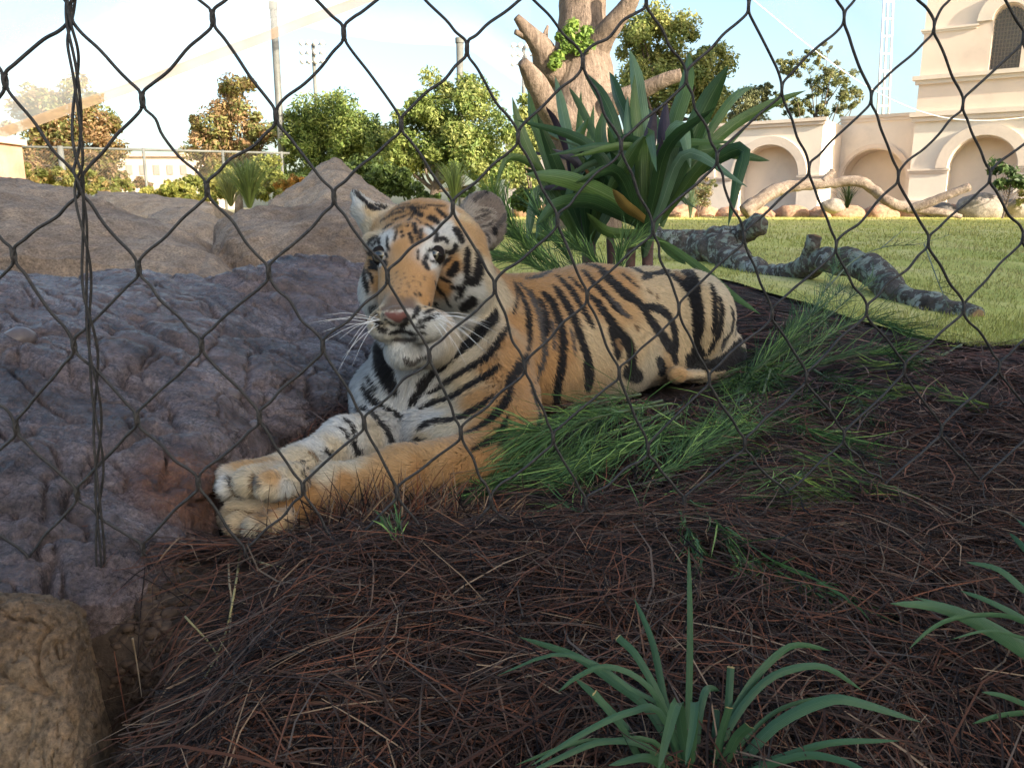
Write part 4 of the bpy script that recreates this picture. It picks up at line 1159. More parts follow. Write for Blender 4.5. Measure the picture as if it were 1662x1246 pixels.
# coat: px, py, colour, comb angle in the view (0 right, 90 down), length mm
COAT = '''655 370 O -80 6;650 400 O -85 5;652 440 O -85 5;655 475 O -85 5;640 492 N -90 4;665 492 N -80 4;672 455 O -60 5;636 455 O -120 5
700 345 O -60 8;640 345 O -110 8;675 338 O -80 9;742 345 o -40 10;610 370 o -120 9;760 372 o -30 10;720 338 O -60 9
680 385 O -70 5;690 362 O -65 6;745 366 o -30 8;718 350 O -55 7;645 362 O -100 6;628 385 W -110 6;616 398 W -130 6;604 402 w -150 7;702 376 W -60 6;726 366 W -40 7;736 386 W -20 7;698 401 W -60 5;736 344 W -40 7
604 436 O 170 7;594 452 W 150 10;590 480 W 140 12;600 503 W 120 12;602 420 O 180 7;612 455 O 160 6;624 440 O 180 5
738 428 O 0 8;758 420 c 10 10;776 432 c 10 12;750 458 W 30 12;770 470 W 30 14;744 482 W 40 12;764 506 W 50 15;728 500 W 40 9;722 468 O 20 7;700 468 O 10 6;690 486 O 30 5
790 452 c 40 15;800 485 c 60 15;796 412 o 30 13;812 436 o 50 13;780 400 o 20 12;800 500 c 70 14;785 520 c 80 15
616 512 C 170 4;622 526 c 150 5;690 497 C 20 4;686 518 W 20 5;704 524 W 20 6;626 538 W 120 5;658 547 W 90 4;655 575 W 90 10;640 566 W 100 9;690 572 W 80 10;672 560 w 90 7;670 525 W 30 4;640 530 W 120 4
588 352 W -140 15;598 366 c -140 12;582 330 W -120 8;606 384 C -150 10;600 345 C -60 6
790 350 G -30 8;775 360 G 0 10;800 330 G -60 6;812 350 G -40 6;765 345 g -45 8;778 382 o 20 10;795 388 g 60 10;752 355 C -40 8;800 375 G 60 8;790 320 G -70 6
660 620 w 95 16;640 680 W 100 16;620 612 W 110 16;600 642 W 115 15;690 600 w 100 16;730 582 c 110 16;690 662 W 120 15;702 682 W 130 14;760 572 c 110 15;790 545 c 100 15;645 640 w 95 17;675 650 w 100 17;605 590 w 110 15;625 655 W 110 15;650 710 w 120 12
806 482 c 80 15;822 462 O 60 13;832 522 O 70 13;818 562 O 80 13;800 602 O 95 13;760 622 C 110 14;772 652 O 115 13;720 652 c 125 14;802 682 O 110 12;740 690 c 130 13;770 700 O 130 12;836 600 O 85 12;720 690 c 140 12;850 480 O 40 13
700 745 o 165 10;620 772 o 172 10;600 741 c 172 10;640 766 o 172 10;590 776 o 172 10;680 772 O 168 10;640 745 o 170 10;780 762 O 150 11;560 782 O 170 10;570 757 c 172 9;500 805 O 165 9;690 720 C 160 10;740 770 O 165 10;530 768 c 172 9
430 838 O 172 9;380 838 C 175 10;408 862 c 140 10;470 828 O 170 9;365 848 c 170 10;440 858 C 150 9
560 702 W 165 9;520 730 W 160 9;490 746 c 160 9;640 720 w 110 10;600 700 c 140 10;402 758 o 175 9;378 782 c 178 10;440 775 o 178 9;462 792 W 150 9;472 768 c 170 9;358 790 W 175 9;412 792 c 150 10;580 690 W 160 9;545 730 c 160 9;430 800 c 130 9
870 502 O 20 14;882 602 O 60 14;902 562 O 40 14;922 622 o 60 14;952 482 O 15 14;962 562 C 40 14;992 642 c 60 15;962 690 c 80 15;1002 502 o 25 14;1022 562 C 40 15;1050 602 c 50 15;1062 482 C 20 13;1080 442 C 10 12;1110 502 C 40 13;1102 432 C 10 11
1142 482 C 50 13;1152 542 C 70 13;1182 532 c 60 13;1100 607 o 0 8;872 702 O 85 14;852 690 O 90 14;902 702 W 80 16;832 622 O 85 13;1125 560 C 70 13;1200 560 c 70 12;1165 470 c 40 12;940 655 o 65 15;1140 607 C 0 8;1000 450 O 15 13;900 455 O 15 13'''
# markings, a blackened rump underside and shade painted between the toes: crop origin x, y, scale; then colour, width and the course of each marking
MARKS = [
 (560, 300, 8.305, '''K 45 115,55 170,130 230,200 330,290 450,300 580,320;K 80 300,270 380,320 470,350;W 55 250,170 340,205 420,235;K 30 620,400 720,340 850,330 1000,330 1100,340
K 26 560,470 680,400 820,370;K 22 640,490 760,450 880,400;K 24 500,510 560,470;K 14 700,310 820,290 1000,290;K 18 1050,300 1200,300 1350,310;K 40 880,330 960,380 1050,420;K 40 960,400 1010,430
K 40 540,600 580,570 640,545;K 18 520,660 560,600;K 42 330,800 370,750 400,730;K 30 380,820 430,770 470,740;K 35 440,720 470,800;b 60 690,580 730,560;K 22 700,600 680,700 660,760;K 22 760,640 780,690
K 30 850,500 880,470 930,400;K 22 840,560 860,520;K 42 930,530 940,600 950,650;K 32 870,660 890,720 905,770;K 40 1030,600 1015,660 1020,740;K 20 960,700 975,770;K 26 960,470 1010,520
K 70 1120,450 1180,470 1260,530;K 42 1080,540 1150,580 1200,630;K 48 1230,340 1290,400 1370,450;K 48 1200,760 1260,740 1340,730 1380,790;K 38 1230,640 1230,700 1200,770
K 95 1480,600 1510,660 1560,760;K 52 1470,800 1480,860 1420,910 1330,910;W 44 1150,1130 1230,1075 1320,1015 1370,955;K 38 1110,920 1180,875 1280,885 1350,930;K 50 1120,930 1080,1010 1070,1070 1110,1130;K 36 1150,1020 1220,1040 1300,1005 1350,945
K 38 1250,1090 1330,1035 1420,985;K 22 1310,1095 1370,1040;K 72 1380,1200 1450,1190 1490,1100 1480,1050;W 44 400,980 440,1040 490,1090;K 34 420,920 470,895 540,925 575,980;K 40 440,940 490,1020 560,1060;K 40 540,1030 560,1085
K 42 330,1020 400,1070 480,1110;K 25 330,1130 430,1130;K 50 300,930 360,920;K 60 270,1100 280,1200;K 26 570,700 570,820 600,900;K 16 985,880 980,1000'''),
 (660, 300, 8.305, '''K 30 1000,145 1060,118 1130,100 1250,105 1320,170;D 50 1310,200 1350,290 1340,400 1260,510 1190,590;D 40 900,230 960,170 1040,130;K 46 1180,600 1190,650;D 70 1000,650 1060,700 1080,760;K 90 660,620 700,680 740,760;K 60 640,830 620,880;K 74 800,850 800,950 800,1040 800,1150 800,1240
K 84 930,900 950,1000 930,1130 900,1240;K 72 650,1050 640,1130 590,1200;g 9 830,420 930,330 1080,320 1200,380;g 8 870,520 980,470 1120,400 1210,450;g 8 940,600 1060,590 1180,520;g 8 1000,300 1120,350 1180,480;g 7 850,460 960,400 1090,360;g 7 900,560 1020,540 1150,470;D 14 880,490 1000,430 1100,400;D 12 960,560 1080,560 1180,490;D 12 940,380 1050,340 1140,380'''),
 (560, 430, 6.23, '''N 70 380,440 520,430 660,420;P 44 410,490 500,540 560,580;P 44 450,500 540,512 620,492;P 50 520,555 590,525;K 45 740,410 720,480 680,540;K 50 640,530 600,590 560,620;K 18 380,500 440,570 510,610
K 40 450,690 520,675 580,665 660,690 730,700;K 20 570,600 580,660;D 48 490,740 560,765 640,755 720,740;K 20 265,400 290,470 350,530;K 26 265,510 320,570 400,600;K 22 300,590 360,640 430,650;K 20 350,660 400,680;K 20 300,410 302,412;K 20 330,450 332,452
K 28 790,490 860,460 950,430;K 28 730,590 800,560 900,530;K 18 980,480 900,510 790,540;K 20 720,630 800,620;K 20 760,680 800,690;K 36 910,372 912,378;K 28 850,395 852,397;K 24 805,420 807,422;K 18 755,295 757,300;K 14 715,300 717,303;b 11 520,80 524,120;b 10 560,150 566,190;b 9 600,90 604,130;b 11 480,180 488,220;b 10 640,180 645,225;b 9 690,120 694,160;b 10 540,240 548,280;b 9 620,270 626,300;b 10 760,180 764,210;b 9 720,230 724,262;b 10 460,110 466,150;b 8 800,120 803,150;b 10 580,320 590,350;b 9 670,330 680,352
K 46 820,0 835,30;K 70 1050,80 1090,60 1110,0;K 28 905,170 930,230 1010,310;K 22 1010,310 1050,390 1080,400;K 22 950,120 1010,150 1070,170;K 30 1060,220 1120,230 1160,210;K 30 1150,270 1180,240;K 18 1120,330 1170,300
K 42 200,40 215,150 240,280;K 22 235,60 270,120 280,190;K 26 260,20 330,40;K 118 330,800 370,900 400,1000 440,1100 460,1240;D 40 600,940 650,980 700,970 800,900;K 30 740,950 830,890'''),
 (660, 430, 6.23, '''K 82 720,0 710,80 680,150 620,170;K 30 600,0 600,100 570,220 530,310;K 110 560,420 620,380 640,340;K 105 880,470 860,560 780,640 680,760 560,860 430,960 330,1050 200,1170;K 50 1000,640 940,740 850,880 740,990 600,1080 450,1170 380,1230
D 48 900,1040 800,1120 690,1190 600,1240;K 45 1140,330 1190,430 1220,560 1220,700 1200,860;K 70 1150,960 1120,1050 1060,1140 1020,1240;B 25 1080,210 1100,320 1080,480'''),
 (560, 560, 5.193, '''K 100 290,60 320,180 370,300 420,400;K 22 200,250 250,330 290,400;K 56 180,350 220,420 290,500 400,570 500,640;K 58 120,520 200,580 280,650 330,730 370,790 400,820;K 60 770,230 700,300 640,380 590,450 560,510;K 25 680,270 600,350
K 45 1280,20 1180,120 1050,200 940,270 840,340 700,420;K 60 1290,180 1180,270 1060,350 930,430 800,480 700,520 640,560;K 50 1250,430 1130,530 1010,600 900,640 780,650 690,680 640,710;K 70 1520,90 1450,200 1390,310;K 55 1390,310 1370,440 1300,550 1200,650 1080,740 980,780
K 40 1370,600 1330,690 1280,780 1180,830 1060,890;K 24 440,840 540,830 620,850;K 15 600,780 680,800;K 24 0,640 50,680 80,740 80,800;K 50 80,830 90,880 120,910;K 40 1350,790 1345,860;K 30 1550,430 1540,370'''),
 (820, 420, 4.155, '''K 14 280,250 320,300 345,370;K 16 415,130 480,190 525,240;K 13 160,220 190,280 205,340;D 16 300,420 315,520 318,620;D 14 430,480 445,560 450,640;K 34 60,180 110,280 145,400 150,520 130,620;K 14 40,150 60,260 40,380;D 38 90,180 160,260 210,370 240,460 250,560 250,650 220,750 185,830;K 34 220,280 250,350 270,440 275,520;K 58 250,240 310,320 350,430 370,520 375,620 365,730 345,830 335,920 340,990
K 60 330,200 390,300 440,390 480,490 510,590 545,680 550,780 550,870;K 80 535,660 550,760 555,860;K 45 340,130 430,220 490,310 540,400 575,460;K 18 470,180 520,230 560,260;K 60 560,260 620,320 680,410 720,480 740,560 750,640;K 50 720,480 780,530 820,600
K 45 520,90 600,190 680,270 740,340 800,380;K 75 640,80 700,160 760,220 830,280;K 55 540,50 640,80;D 40 130,150 230,130 330,90 450,60 560,50;K 70 170,880 180,960 210,1060 190,1150;K 25 770,110 831,150;K 50 110,680 60,770 10,880'''),
 (980, 410, 5.664, '''D 28 0,120 150,130 300,130;K 60 170,130 260,160 330,200 430,210 540,190 620,140 720,150;K 50 330,260 420,220;K 70 540,200 640,230 720,290 790,360;K 90 600,130 700,160 780,210 820,300 830,400 850,500 860,600 860,720 840,860
K 95 30,230 110,310 210,400 310,480 370,560 420,640 500,740 560,820 620,900 650,1000;K 80 350,500 480,520 560,570 620,680 640,800 650,900;K 28 150,210 220,270 310,340;b 50 400,363 402,367;b 32 470,420 474,414;D 32 220,600 160,560 100,480 30,420;b 42 280,690 284,694
K 100 0,560 60,650 110,740 180,800 220,880 230,980 240,1080 300,1150;K 60 30,700 80,840 110,960;K 110 180,1060 320,1150;K 75 470,960 520,1040 530,1110;K 40 970,290 1000,380 1010,500 1010,620 1000,740;K 50 1050,420 1070,520 1060,640 1040,740 990,840 940,930
K 50 1150,500 1170,600 1150,720 1090,800 1080,880;K 26 1200,590 1220,680 1180,760;K 60 1250,800 1180,880 1100,950 980,1000;K 120 760,960 850,1010 940,1030;K 100 830,860 880,960;K 120 950,1020 1080,1010 1220,980 1300,900;B 30 650,195 720,245;B 40 100,800 140,880'''),
 (330, 660, 3.324, '''K 18 760,70 800,110 815,160;K 14 725,110 765,140 780,180;K 18 655,235 690,265;b 14 560,245 600,270 620,300;K 20 540,360 560,400;D 10 530,300 560,340;K 20 860,10 900,50;K 40 920,60 970,120 1000,160;K 26 810,200 830,240
D 24 140,400 150,430;D 24 290,395 300,430;b 13 268,365 258,425 300,470 345,505;b 12 148,420 165,465 205,500;D 12 62,430 80,480;b 12 150,560 250,575 350,600;D 12 120,610 150,660;D 12 210,640 230,690;D 10 290,640 300,680;D 18 1060,210 1120,200 1160,220'''),
]

def build_tiger():
    V, Q = build_tiger_shape()
    T = np.vstack([Q[:, [0, 1, 2]], Q[:, [0, 2, 3]]])
    bvh = BVHTree.FromPolygons(V.tolist(), T.tolist())
    camp = Vector((0, 0, CAMZ))
    def hit(px, py):
        h = bvh.ray_cast(camp, Vector(ray(px, py)))
        return None if h[0] is None else np.array(h[0])
    # coat control points
    cp, cc, cdir, cl = [], [], [], []
    for t in COAT.replace('\n', ';').split(';'):
        x, y, c, a, L = t.split()
        h = hit(float(x), float(y))
        if h is None:
            continue
        cp.append(h); cc.append(FUR[c]); cdir.append(imgdir(float(a))); cl.append(float(L) / 1000)
    cp = np.array(cp); cc = np.array(cc); cdir = np.array(cdir); cl = np.array(cl)
    # markings and painted toe gaps laid on the skin
    marks = []
    for ox, oy, s, txt in MARKS:
        for t in txt.replace('\n', ';').split(';'):
            w = t.split()
            pts = np.array([[float(q) for q in p.split(',')] for p in w[2:]]) / s + (ox, oy)
            n = max(2, int(np.linalg.norm(np.diff(pts, axis=0), axis=1).sum() / 2.2))
            crv = catmull(pts, n)
            hp = [(hit(*q), i) for i, q in enumerate(crv)]
            keep = [(h, i) for h, i in hp if h is not None]
            if not keep:
                continue
            H = np.array([h for h, _ in keep]); f = np.array([i for _, i in keep]) / max(n - 1, 1)
            hw = (float(w[1]) / 2 / s * 1.06 * 1.0 + (1.5 if ox < 800 else 1.7)) * np.linalg.norm(H - np.array(camp), axis=1) / FPX
            if n > 6:
                hw = hw * (0.55 + 0.45 * np.minimum(1, 5 * np.minimum(f, 1 - f)) ** .7)
            marks.append((H, hw, FUR[w[0]]))
    def coat(X):
        out = np.zeros((len(X), 3)); dr = np.zeros((len(X), 3)); ln = np.zeros(len(X))
        for s in range(0, len(X), 20000):
            x = X[s:s + 20000]
            d2 = ((x[:, None] - cp[None]) ** 2).sum(-1)
            w = 1 / (d2 + 2e-5) ** 2.2; w /= w.sum(1, keepdims=True)
            out[s:s + 20000] = w @ cc; dr[s:s + 20000] = w @ cdir; ln[s:s + 20000] = w @ cl
        return out, dr, ln
    def paint(X, Nn, base):
        out = base.copy()
        jit = X + R.normal(0, .0009, X.shape)
        for H, hw, c in marks:
            m = hw.max() + .004
            sel = np.where(((X > H.min(0) - m) & (X < H.max(0) + m)).all(1))[0]
            if not len(sel):
                continue
            f = np.zeros((len(sel), 1))
            for q in range(0, len(sel), 20000):
                d = np.linalg.norm(jit[sel[q:q + 20000]][:, None] - H[None], axis=-1) - hw[None]
                f[q:q + 20000] = sstep(.0016, -.0012, d.min(1))[:, None]
            out[sel] = out[sel] * (1 - f) + np.array(c) * f
        # the far flank, which the photograph does not show, carries plain cross stripes
        ax = unit(P(1120, 540, 1.6) - P(700, 600, 1.2))
        vd = unit(np.array(camp) - X)
        s = X @ ax / .062 + .5 * np.sin(X[:, 2] * 31)
        far = sstep(0.0, -.35, (vd * Nn).sum(1)) * sstep(.35, .75, np.sin(s * 6.283)) * .95
        return out * (1 - far[:, None]) + np.array(FUR['K']) * far[:, None]
    # vertex normals
    fn = np.cross(V[T[:, 1]] - V[T[:, 0]], V[T[:, 2]] - V[T[:, 0]])
    vn = np.zeros_like(V)
    for i in range(3): np.add.at(vn, T[:, i], fn)
    vn = unit(vn)
    vc = paint(V, vn, coat(V)[0])
    root = thing('tiger', 'young striped tiger lying behind the wire mesh with crossed front paws', 'tiger', (.1, 1.25, 0))
    fur = mat_attr('tiger_coat', .75, .12, sheen=.15)
    body = add('body', np_mesh('tiger_body', V, Q, None, vc, True), fur, root)
    # coat of hairs
    area = np.linalg.norm(fn, axis=1) / 2
    cen = V[T].mean(1)
    vd = unit(np.array(camp) - cen)
    fac = (vd * unit(fn)).sum(1)
    dist = np.linalg.norm(cen - np.array(camp), axis=1)
    headc = P(680, 440, 1.10)
    inhead = lambda X: sstep(.17, .11, np.linalg.norm(X - headc, axis=1))
    wgt = area * np.where(fac > -.25, 1.0, .10) / dist ** 1.4 * (1 + 2.2 * inhead(cen))
    NH = 360000
    ti = R.choice(len(T), NH, p=wgt / wgt.sum())
    r1 = np.sqrt(R.random(NH)); r2 = R.random(NH)
    ba = np.stack([1 - r1, r1 * (1 - r2), r1 * r2], 1)
    X = (V[T[ti]] * ba[..., None]).sum(1)
    Nn = unit((vn[T[ti]] * ba[..., None]).sum(1))
    _, dr, ln = coat(X)
    # eyes, nose leather and the mouth line stay bare or short
    bare = [(707, 414, 15), (698, 416, 10), (717, 412, 10), (621, 415, 13), (640, 516, 12), (655, 514, 12), (630, 509, 9), (668, 515, 8), (650, 552, 8)]
    keepm = np.ones(NH, bool)
    for x, y, r in bare:
        h = hit(x, y)
        if h is not None:
            keepm &= np.linalg.norm(X - h, axis=1) > r * 1.0 * 1.03 / FPX
    X, Nn, dr, ln = X[keepm], Nn[keepm], dr[keepm], ln[keepm]
    NH = len(X)
    tan = dr + R.normal(0, .22, dr.shape)
    tan = unit(tan - Nn * (tan * Nn).sum(1, keepdims=True))
    lift = np.clip(R.normal(.40, .12, NH), .1, .8)[:, None]
    ln = (ln * R.uniform(.6, 1.25, NH) * (1 - .38 * sstep(.10, .06, np.linalg.norm(X - P(665, 455, 1.05), axis=1))))[:, None]
    mid = X + tan * ln * .42
    col = paint(mid, Nn, coat(mid)[0])
    d0 = tan * np.cos(lift + .25) + Nn * np.sin(lift + .25)
    d1 = tan * np.cos(lift - .2) + Nn * np.sin(lift - .2)
    A = X - Nn * .001
    B = A + d0 * ln * .55
    C = B + d1 * ln * .5
    side = unit(np.cross(d0, np.array(camp) - X) + R.normal(0, .25, X.shape))
    sc = np.linalg.norm(X - np.array(camp), axis=1) / 1.2
    w0 = R.uniform(.00042, .00075, NH) * sc * (1 - .42 * inhead(X))
    W = np.stack([w0, w0 * .85, w0 * 0], 1)
    tone = R.normal(1, .13, NH)[:, None]
    pale = R.random(NH)[:, None] ** 3 * .12
    c3 = np.stack([col, col, col + pale * .5 * (col.sum(1, keepdims=True) > .2)], 1) * np.clip(tone, .6, 1.4)[:, None]
    me = strips('tiger_fur', np.stack([A, B, C], 1), W, side, np.clip(c3, .004, .85), True, unit(Nn + .35 * R.normal(0, 1, Nn.shape) * .5))
    add('fur', me, fur, root, kind='stuff')
    # eyes
    me_, n, l, b = newmat('tiger_eye', .08, .6)
    tc = n.new('ShaderNodeTexCoord'); nm = n.new('ShaderNodeVectorMath'); nm.operation = 'NORMALIZE'
    l.new(tc.outputs['Object'], nm.inputs[0])
    dt = n.new('ShaderNodeVectorMath'); dt.operation = 'DOT_PRODUCT'; dt.inputs[1].default_value = (0, -1, 0)
    l.new(nm.outputs[0], dt.inputs[0])
    rp = ramp(n, [(0.0, (.02, .015, .012)), (.77, (.012, .010, .009)), (.81, (.045, .038, .024)), (.87, (.125, .11, .07)), (.91, (.095, .083, .05)), (.935, (.004, .004, .004))])
    l.new(dt.outputs['Value'], rp.inputs[0]); l.new(rp.outputs[0], b.inputs['Base Color'])
    b.inputs['Coat Weight'].default_value = .8; b.inputs['Coat Roughness'].default_value = .03
    uu, vv = np.meshgrid(np.linspace(0, np.pi, 17), np.linspace(0, 2 * np.pi, 24, endpoint=False), indexing='ij')
    S = np.stack([np.sin(uu) * np.cos(vv), np.cos(uu), np.sin(uu) * np.sin(vv)], -1).reshape(-1, 3)
    i = np.arange(16)[:, None] * 24; j = np.arange(24)[None]
    SQ = np.stack([i + j, i + (j + 1) % 24, i + 24 + (j + 1) % 24, i + 24 + j], -1).reshape(-1, 4)
    er = .0145
    em = np_mesh('eyeball', S * er, SQ, None, None, True); em.materials.append(me_)
    lidm, n, l, b = newmat('tiger_lid', .95, .05); b.inputs['Base Color'].default_value = (.022, .018, .017, 1)
    def lid(zlo, zhi, dip):
        g = []
        for a in np.linspace(-1.25, 1.25, 17):
            for t in np.linspace(0, 1, 6):
                z = lerp(zlo - dip * (a / 1.25) ** 2, zhi, t)
                rr_ = math.sqrt(max(1 - z * z, 0))
                g.append((rr_ * math.sin(a), -rr_ * math.cos(a), z))
        g = np.array(g) * er * 1.03
        i = np.arange(16)[:, None] * 6; j = np.arange(5)[None]
        m = np_mesh('lid', g, np.stack([i + j, i + 6 + j, i + 7 + j, i + 1 + j], -1).reshape(-1, 4), None, None, True); m.materials.append(lidm)
        return m
    up_l, lo_l = lid(.46, .86, .50), lid(-.66, -.88, -.55)
    for x, y, yaw in ((706.5, 413.5, -13), (620.5, 414.5, -16)):
        h = hit(x, y)
        o = add('eye', em, None, root)
        o.matrix_parent_inverse = Matrix.Identity(4)
        o.location = Vector(h + ray(x, y) * (er - .0047)) - root.location
        o.rotation_euler = (math.radians(-2), 0, math.radians(yaw))
        for q in (up_l, lo_l):
            k = add('eyelid', q, None, o); k.matrix_parent_inverse = Matrix.Identity(4)
            k.rotation_euler = (0, math.radians(10 if x > 660 else -10), math.radians(-yaw * .3))
    # whiskers and brow hairs
    wk = []
    def whisk(x, y, x1, y1, sag, d1):
        h = hit(x, y)
        if h is None: return
        d = float(np.linalg.norm(h - np.array(camp)))
        e = P(x1, y1, h[1] / CP * .98 + d1)
        m = (h + e) / 2 + np.array([0, 0, sag])
        wk.append(catmull([h, m, e], 6))
    for k in range(13):
        x0, y0 = 702 + R.uniform(-8, 14), 507 + R.uniform(-6, 18)
        a = math.radians(R.uniform(4, 74)); L = R.uniform(55, 125)
        whisk(x0, y0, x0 + L * math.cos(a), y0 + L * math.sin(a), .006, -.01)
    for k in range(11):
        x0, y0 = 612 + R.uniform(-6, 6), 515 + R.uniform(-8, 16)
        a = math.radians(R.uniform(105, 184)); L = R.uniform(50, 125)
        whisk(x0, y0, x0 + L * math.cos(a), y0 + L * math.sin(a), .006, 0)
    wk = np.array(wk)
    side = unit(np.cross(wk[:, -1] - wk[:, 0], np.array([0, 1.0, 0])))
    W = np.repeat(np.array([[.00027, .00027, .00025, .0002, .00013, 0]]), len(wk), 0)
    add('whiskers', strips('tiger_whiskers', wk, W, side, np.full((len(wk), 3), .8)), mat_attr('whisker', .4, .4), root, kind='stuff')
    return hit

tiger_hit = build_tiger()
# ------------------------------------------------------------------ knotted cable mesh in front of the tiger
NODES = [
 [(560, -185), (756, -160), (950, -136), (1130, -112), (1290, -98), (1442, -84), (1590, -70), (1735, -58)],
 [(-200, -130), (20, -112), (232, -92), (452, -68), (656, -44), (856, -22), (1049, 0), (1215, 10), (1370, 29), (1516, 44), (1661, 61), (1806, 72)],
 [(-100, 5), (113, 20), (345, 30), (558, 54), (758, 79), (946, 100), (1114, 125), (1269, 145), (1414, 159), (1563, 169), (1712, 178)],
 [(-205, 110), (8, 132), (231, 163), (448, 189), (651, 202), (841, 222), (1008, 238), (1164, 257), (1313, 274), (1458, 287), (1607, 287), (1755, 290)],
 [(-95, 285), (130, 303), (336, 307), (542, 320), (735, 336), (905, 357), (1060, 370), (1208, 385), (1357, 400), (1507, 392), (1660, 385), (1810, 380)],
 [(-190, 400), (22, 415), (225, 436), (436, 442), (629, 449), (803, 466), (953, 481), (1102, 501), (1253, 509), (1407, 503), (1564, 500), (1720, 497)],
 [(-85, 560), (120, 561), (327, 560), (524, 562), (697, 577), (852, 596), (1005, 605), (1151, 615), (1309, 613), (1468, 598), (1622, 596), (1775, 595)],
 [(-180, 700), (26, 694), (222, 680), (421, 677), (591, 686), (748, 702), (898, 711), (1052, 729), (1209, 720), (1370, 709), (1528, 699), (1685, 690)],
 [(-70, 812), (125, 802), (322, 783), (492, 793), (645, 799), (797, 811), (951, 816), (1110, 815), (1277, 807), (1436, 793), (1590, 786), (1745, 780)],
 [(-160, 930), (48, 912), (232, 892), (400, 900), (560, 906), (715, 912), (872, 915), (1030, 912), (1192, 900), (1352, 888), (1510, 880), (1668, 872)],
]
# carry the same weave on past the frame, above and to both sides
NODES[0] = [(x + 23, y - 256) for x, y in NODES[2]][1:]
NODES.insert(0, [(x + 22, y - 258) for x, y in NODES[2]])
for _r in NODES:
    for _k in range(3):
        _r.insert(0, (2 * _r[0][0] - _r[1][0], 2 * _r[0][1] - _r[1][1])); _r.append((2 * _r[-1][0] - _r[-2][0], 2 * _r[-1][1] - _r[-2][1]))

def fence_point(px, py):
    d = ray(px, py)
    t = (0.700 + 0) / (d[1] - .215 * d[0])       # plane y = .70 + .215 x
    return np.array([0, 0, CAMZ]) + d * t

def build_mesh_fence():
    m, n, l, b = newmat('dark_cable', .55, .4)
    tc = n.new('ShaderNodeTexCoord')
    t = tex(n, l, 'Noise', 160, 5, .7, tc.outputs['Object'])
    r = ramp(n, [(.3, (.016, .015, .015)), (.55, (.035, .031, .029)), (.75, (.075, .065, .058))])
    l.new(t.outputs['Fac'], r.inputs[0]); l.new(r.outputs[0], b.inputs['Base Color'])
    bump(n, l, b, t.outputs['Fac'], .8, .0015)
    root = thing('wire_mesh_fence', 'dark knotted cable mesh stretched across the whole view before the tiger', 'fence', (0, .7, 0))
    pts = [[fence_point(*q) for q in row] for row in NODES]
    fr = unit(np.array([.215 * -1, 1.0, 0])) * -1                # towards the camera
    rg = unit(np.array([1.0, .215, 0])); up = np.array([0, 0, 1.0])
    rad = .00128
    rn = random.Random(4)
    def wire(a, b, sgn, name='cable'):
        """one strand from the foot of knot a to the head of knot b"""
        L = np.linalg.norm(b - a)
        kl = .0062
        p0 = a - up * kl; p1 = b + up * kl
        side = rg * sgn
        off = rg * rad * .9
        j = lambda s: rg * rn.gauss(0, s) + up * rn.gauss(0, s)
        mid = (p0 + p1) / 2
        q = [a + fr * rad * .6 * sgn + up * kl * .9 - side * rad * 1.1, a - fr * rad * .9 * sgn + side * rad * .7, p0 + side * rad * 1.0,
             lerp(p0, p1, .14) + side * .0016 - up * .0008 + j(.0006), lerp(p0, p1, .36) + side * .0006 + j(.0012),
             lerp(p0, p1, .64) - side * .0006 + j(.0012), lerp(p0, p1, .86) - side * .0016 + up * .0008 + j(.0007),
             p1 - side * rad * 1.0, b + fr * rad * .9 * sgn - side * rad * .7, b - fr * rad * .6 * sgn - up * kl * .9 + side * rad * 1.1]
        c = catmull(q, 34)
        V, Q, T = tube(c, rad * rn.uniform(.92, 1.05), 7)
        add(name, np_mesh('cable', V, Q, T, None, True), m, root)
    for i in range(len(pts) - 1):
        A, B = pts[i], pts[i + 1]
        NA, NB = NODES[i], NODES[i + 1]
        for a, na in zip(A, NA):
            # nearest lower neighbours left and right
            ls = [(na[0] - nb[0], k) for k, nb in enumerate(NB) if 20 < na[0] - nb[0] < 200]
            rs = [(nb[0] - na[0], k) for k, nb in enumerate(NB) if 20 < nb[0] - na[0] < 200]
            if ls: wire(a, B[min(ls)[1]], -1)
            if rs: wire(a, B[min(rs)[1]], 1)
    # laced seam down the left side
    for ph in (0, 1.6, 3.4):
        ctrl = [(112, -120), (114, 20), (122, 110), (131, 250), (133, 310), (141, 440), (149, 560), (157, 700), (163, 830), (166, 985)]
        c = catmull([fence_point(*q) for q in ctrl], 150)
        k = np.arange(150)
        amp = .0030 * (1 + .5 * np.sin(k * .11 + ph))
        c = c + rg * (amp * np.sin(k * .17 + ph))[:, None] + fr * (amp * np.cos(k * .17 + ph) + .002)[:, None]
        V, Q, T = tube(c, .0011, 6)
        add('lacing', np_mesh('lacing', V, Q, T, None, True), m, root)

build_mesh_fence()
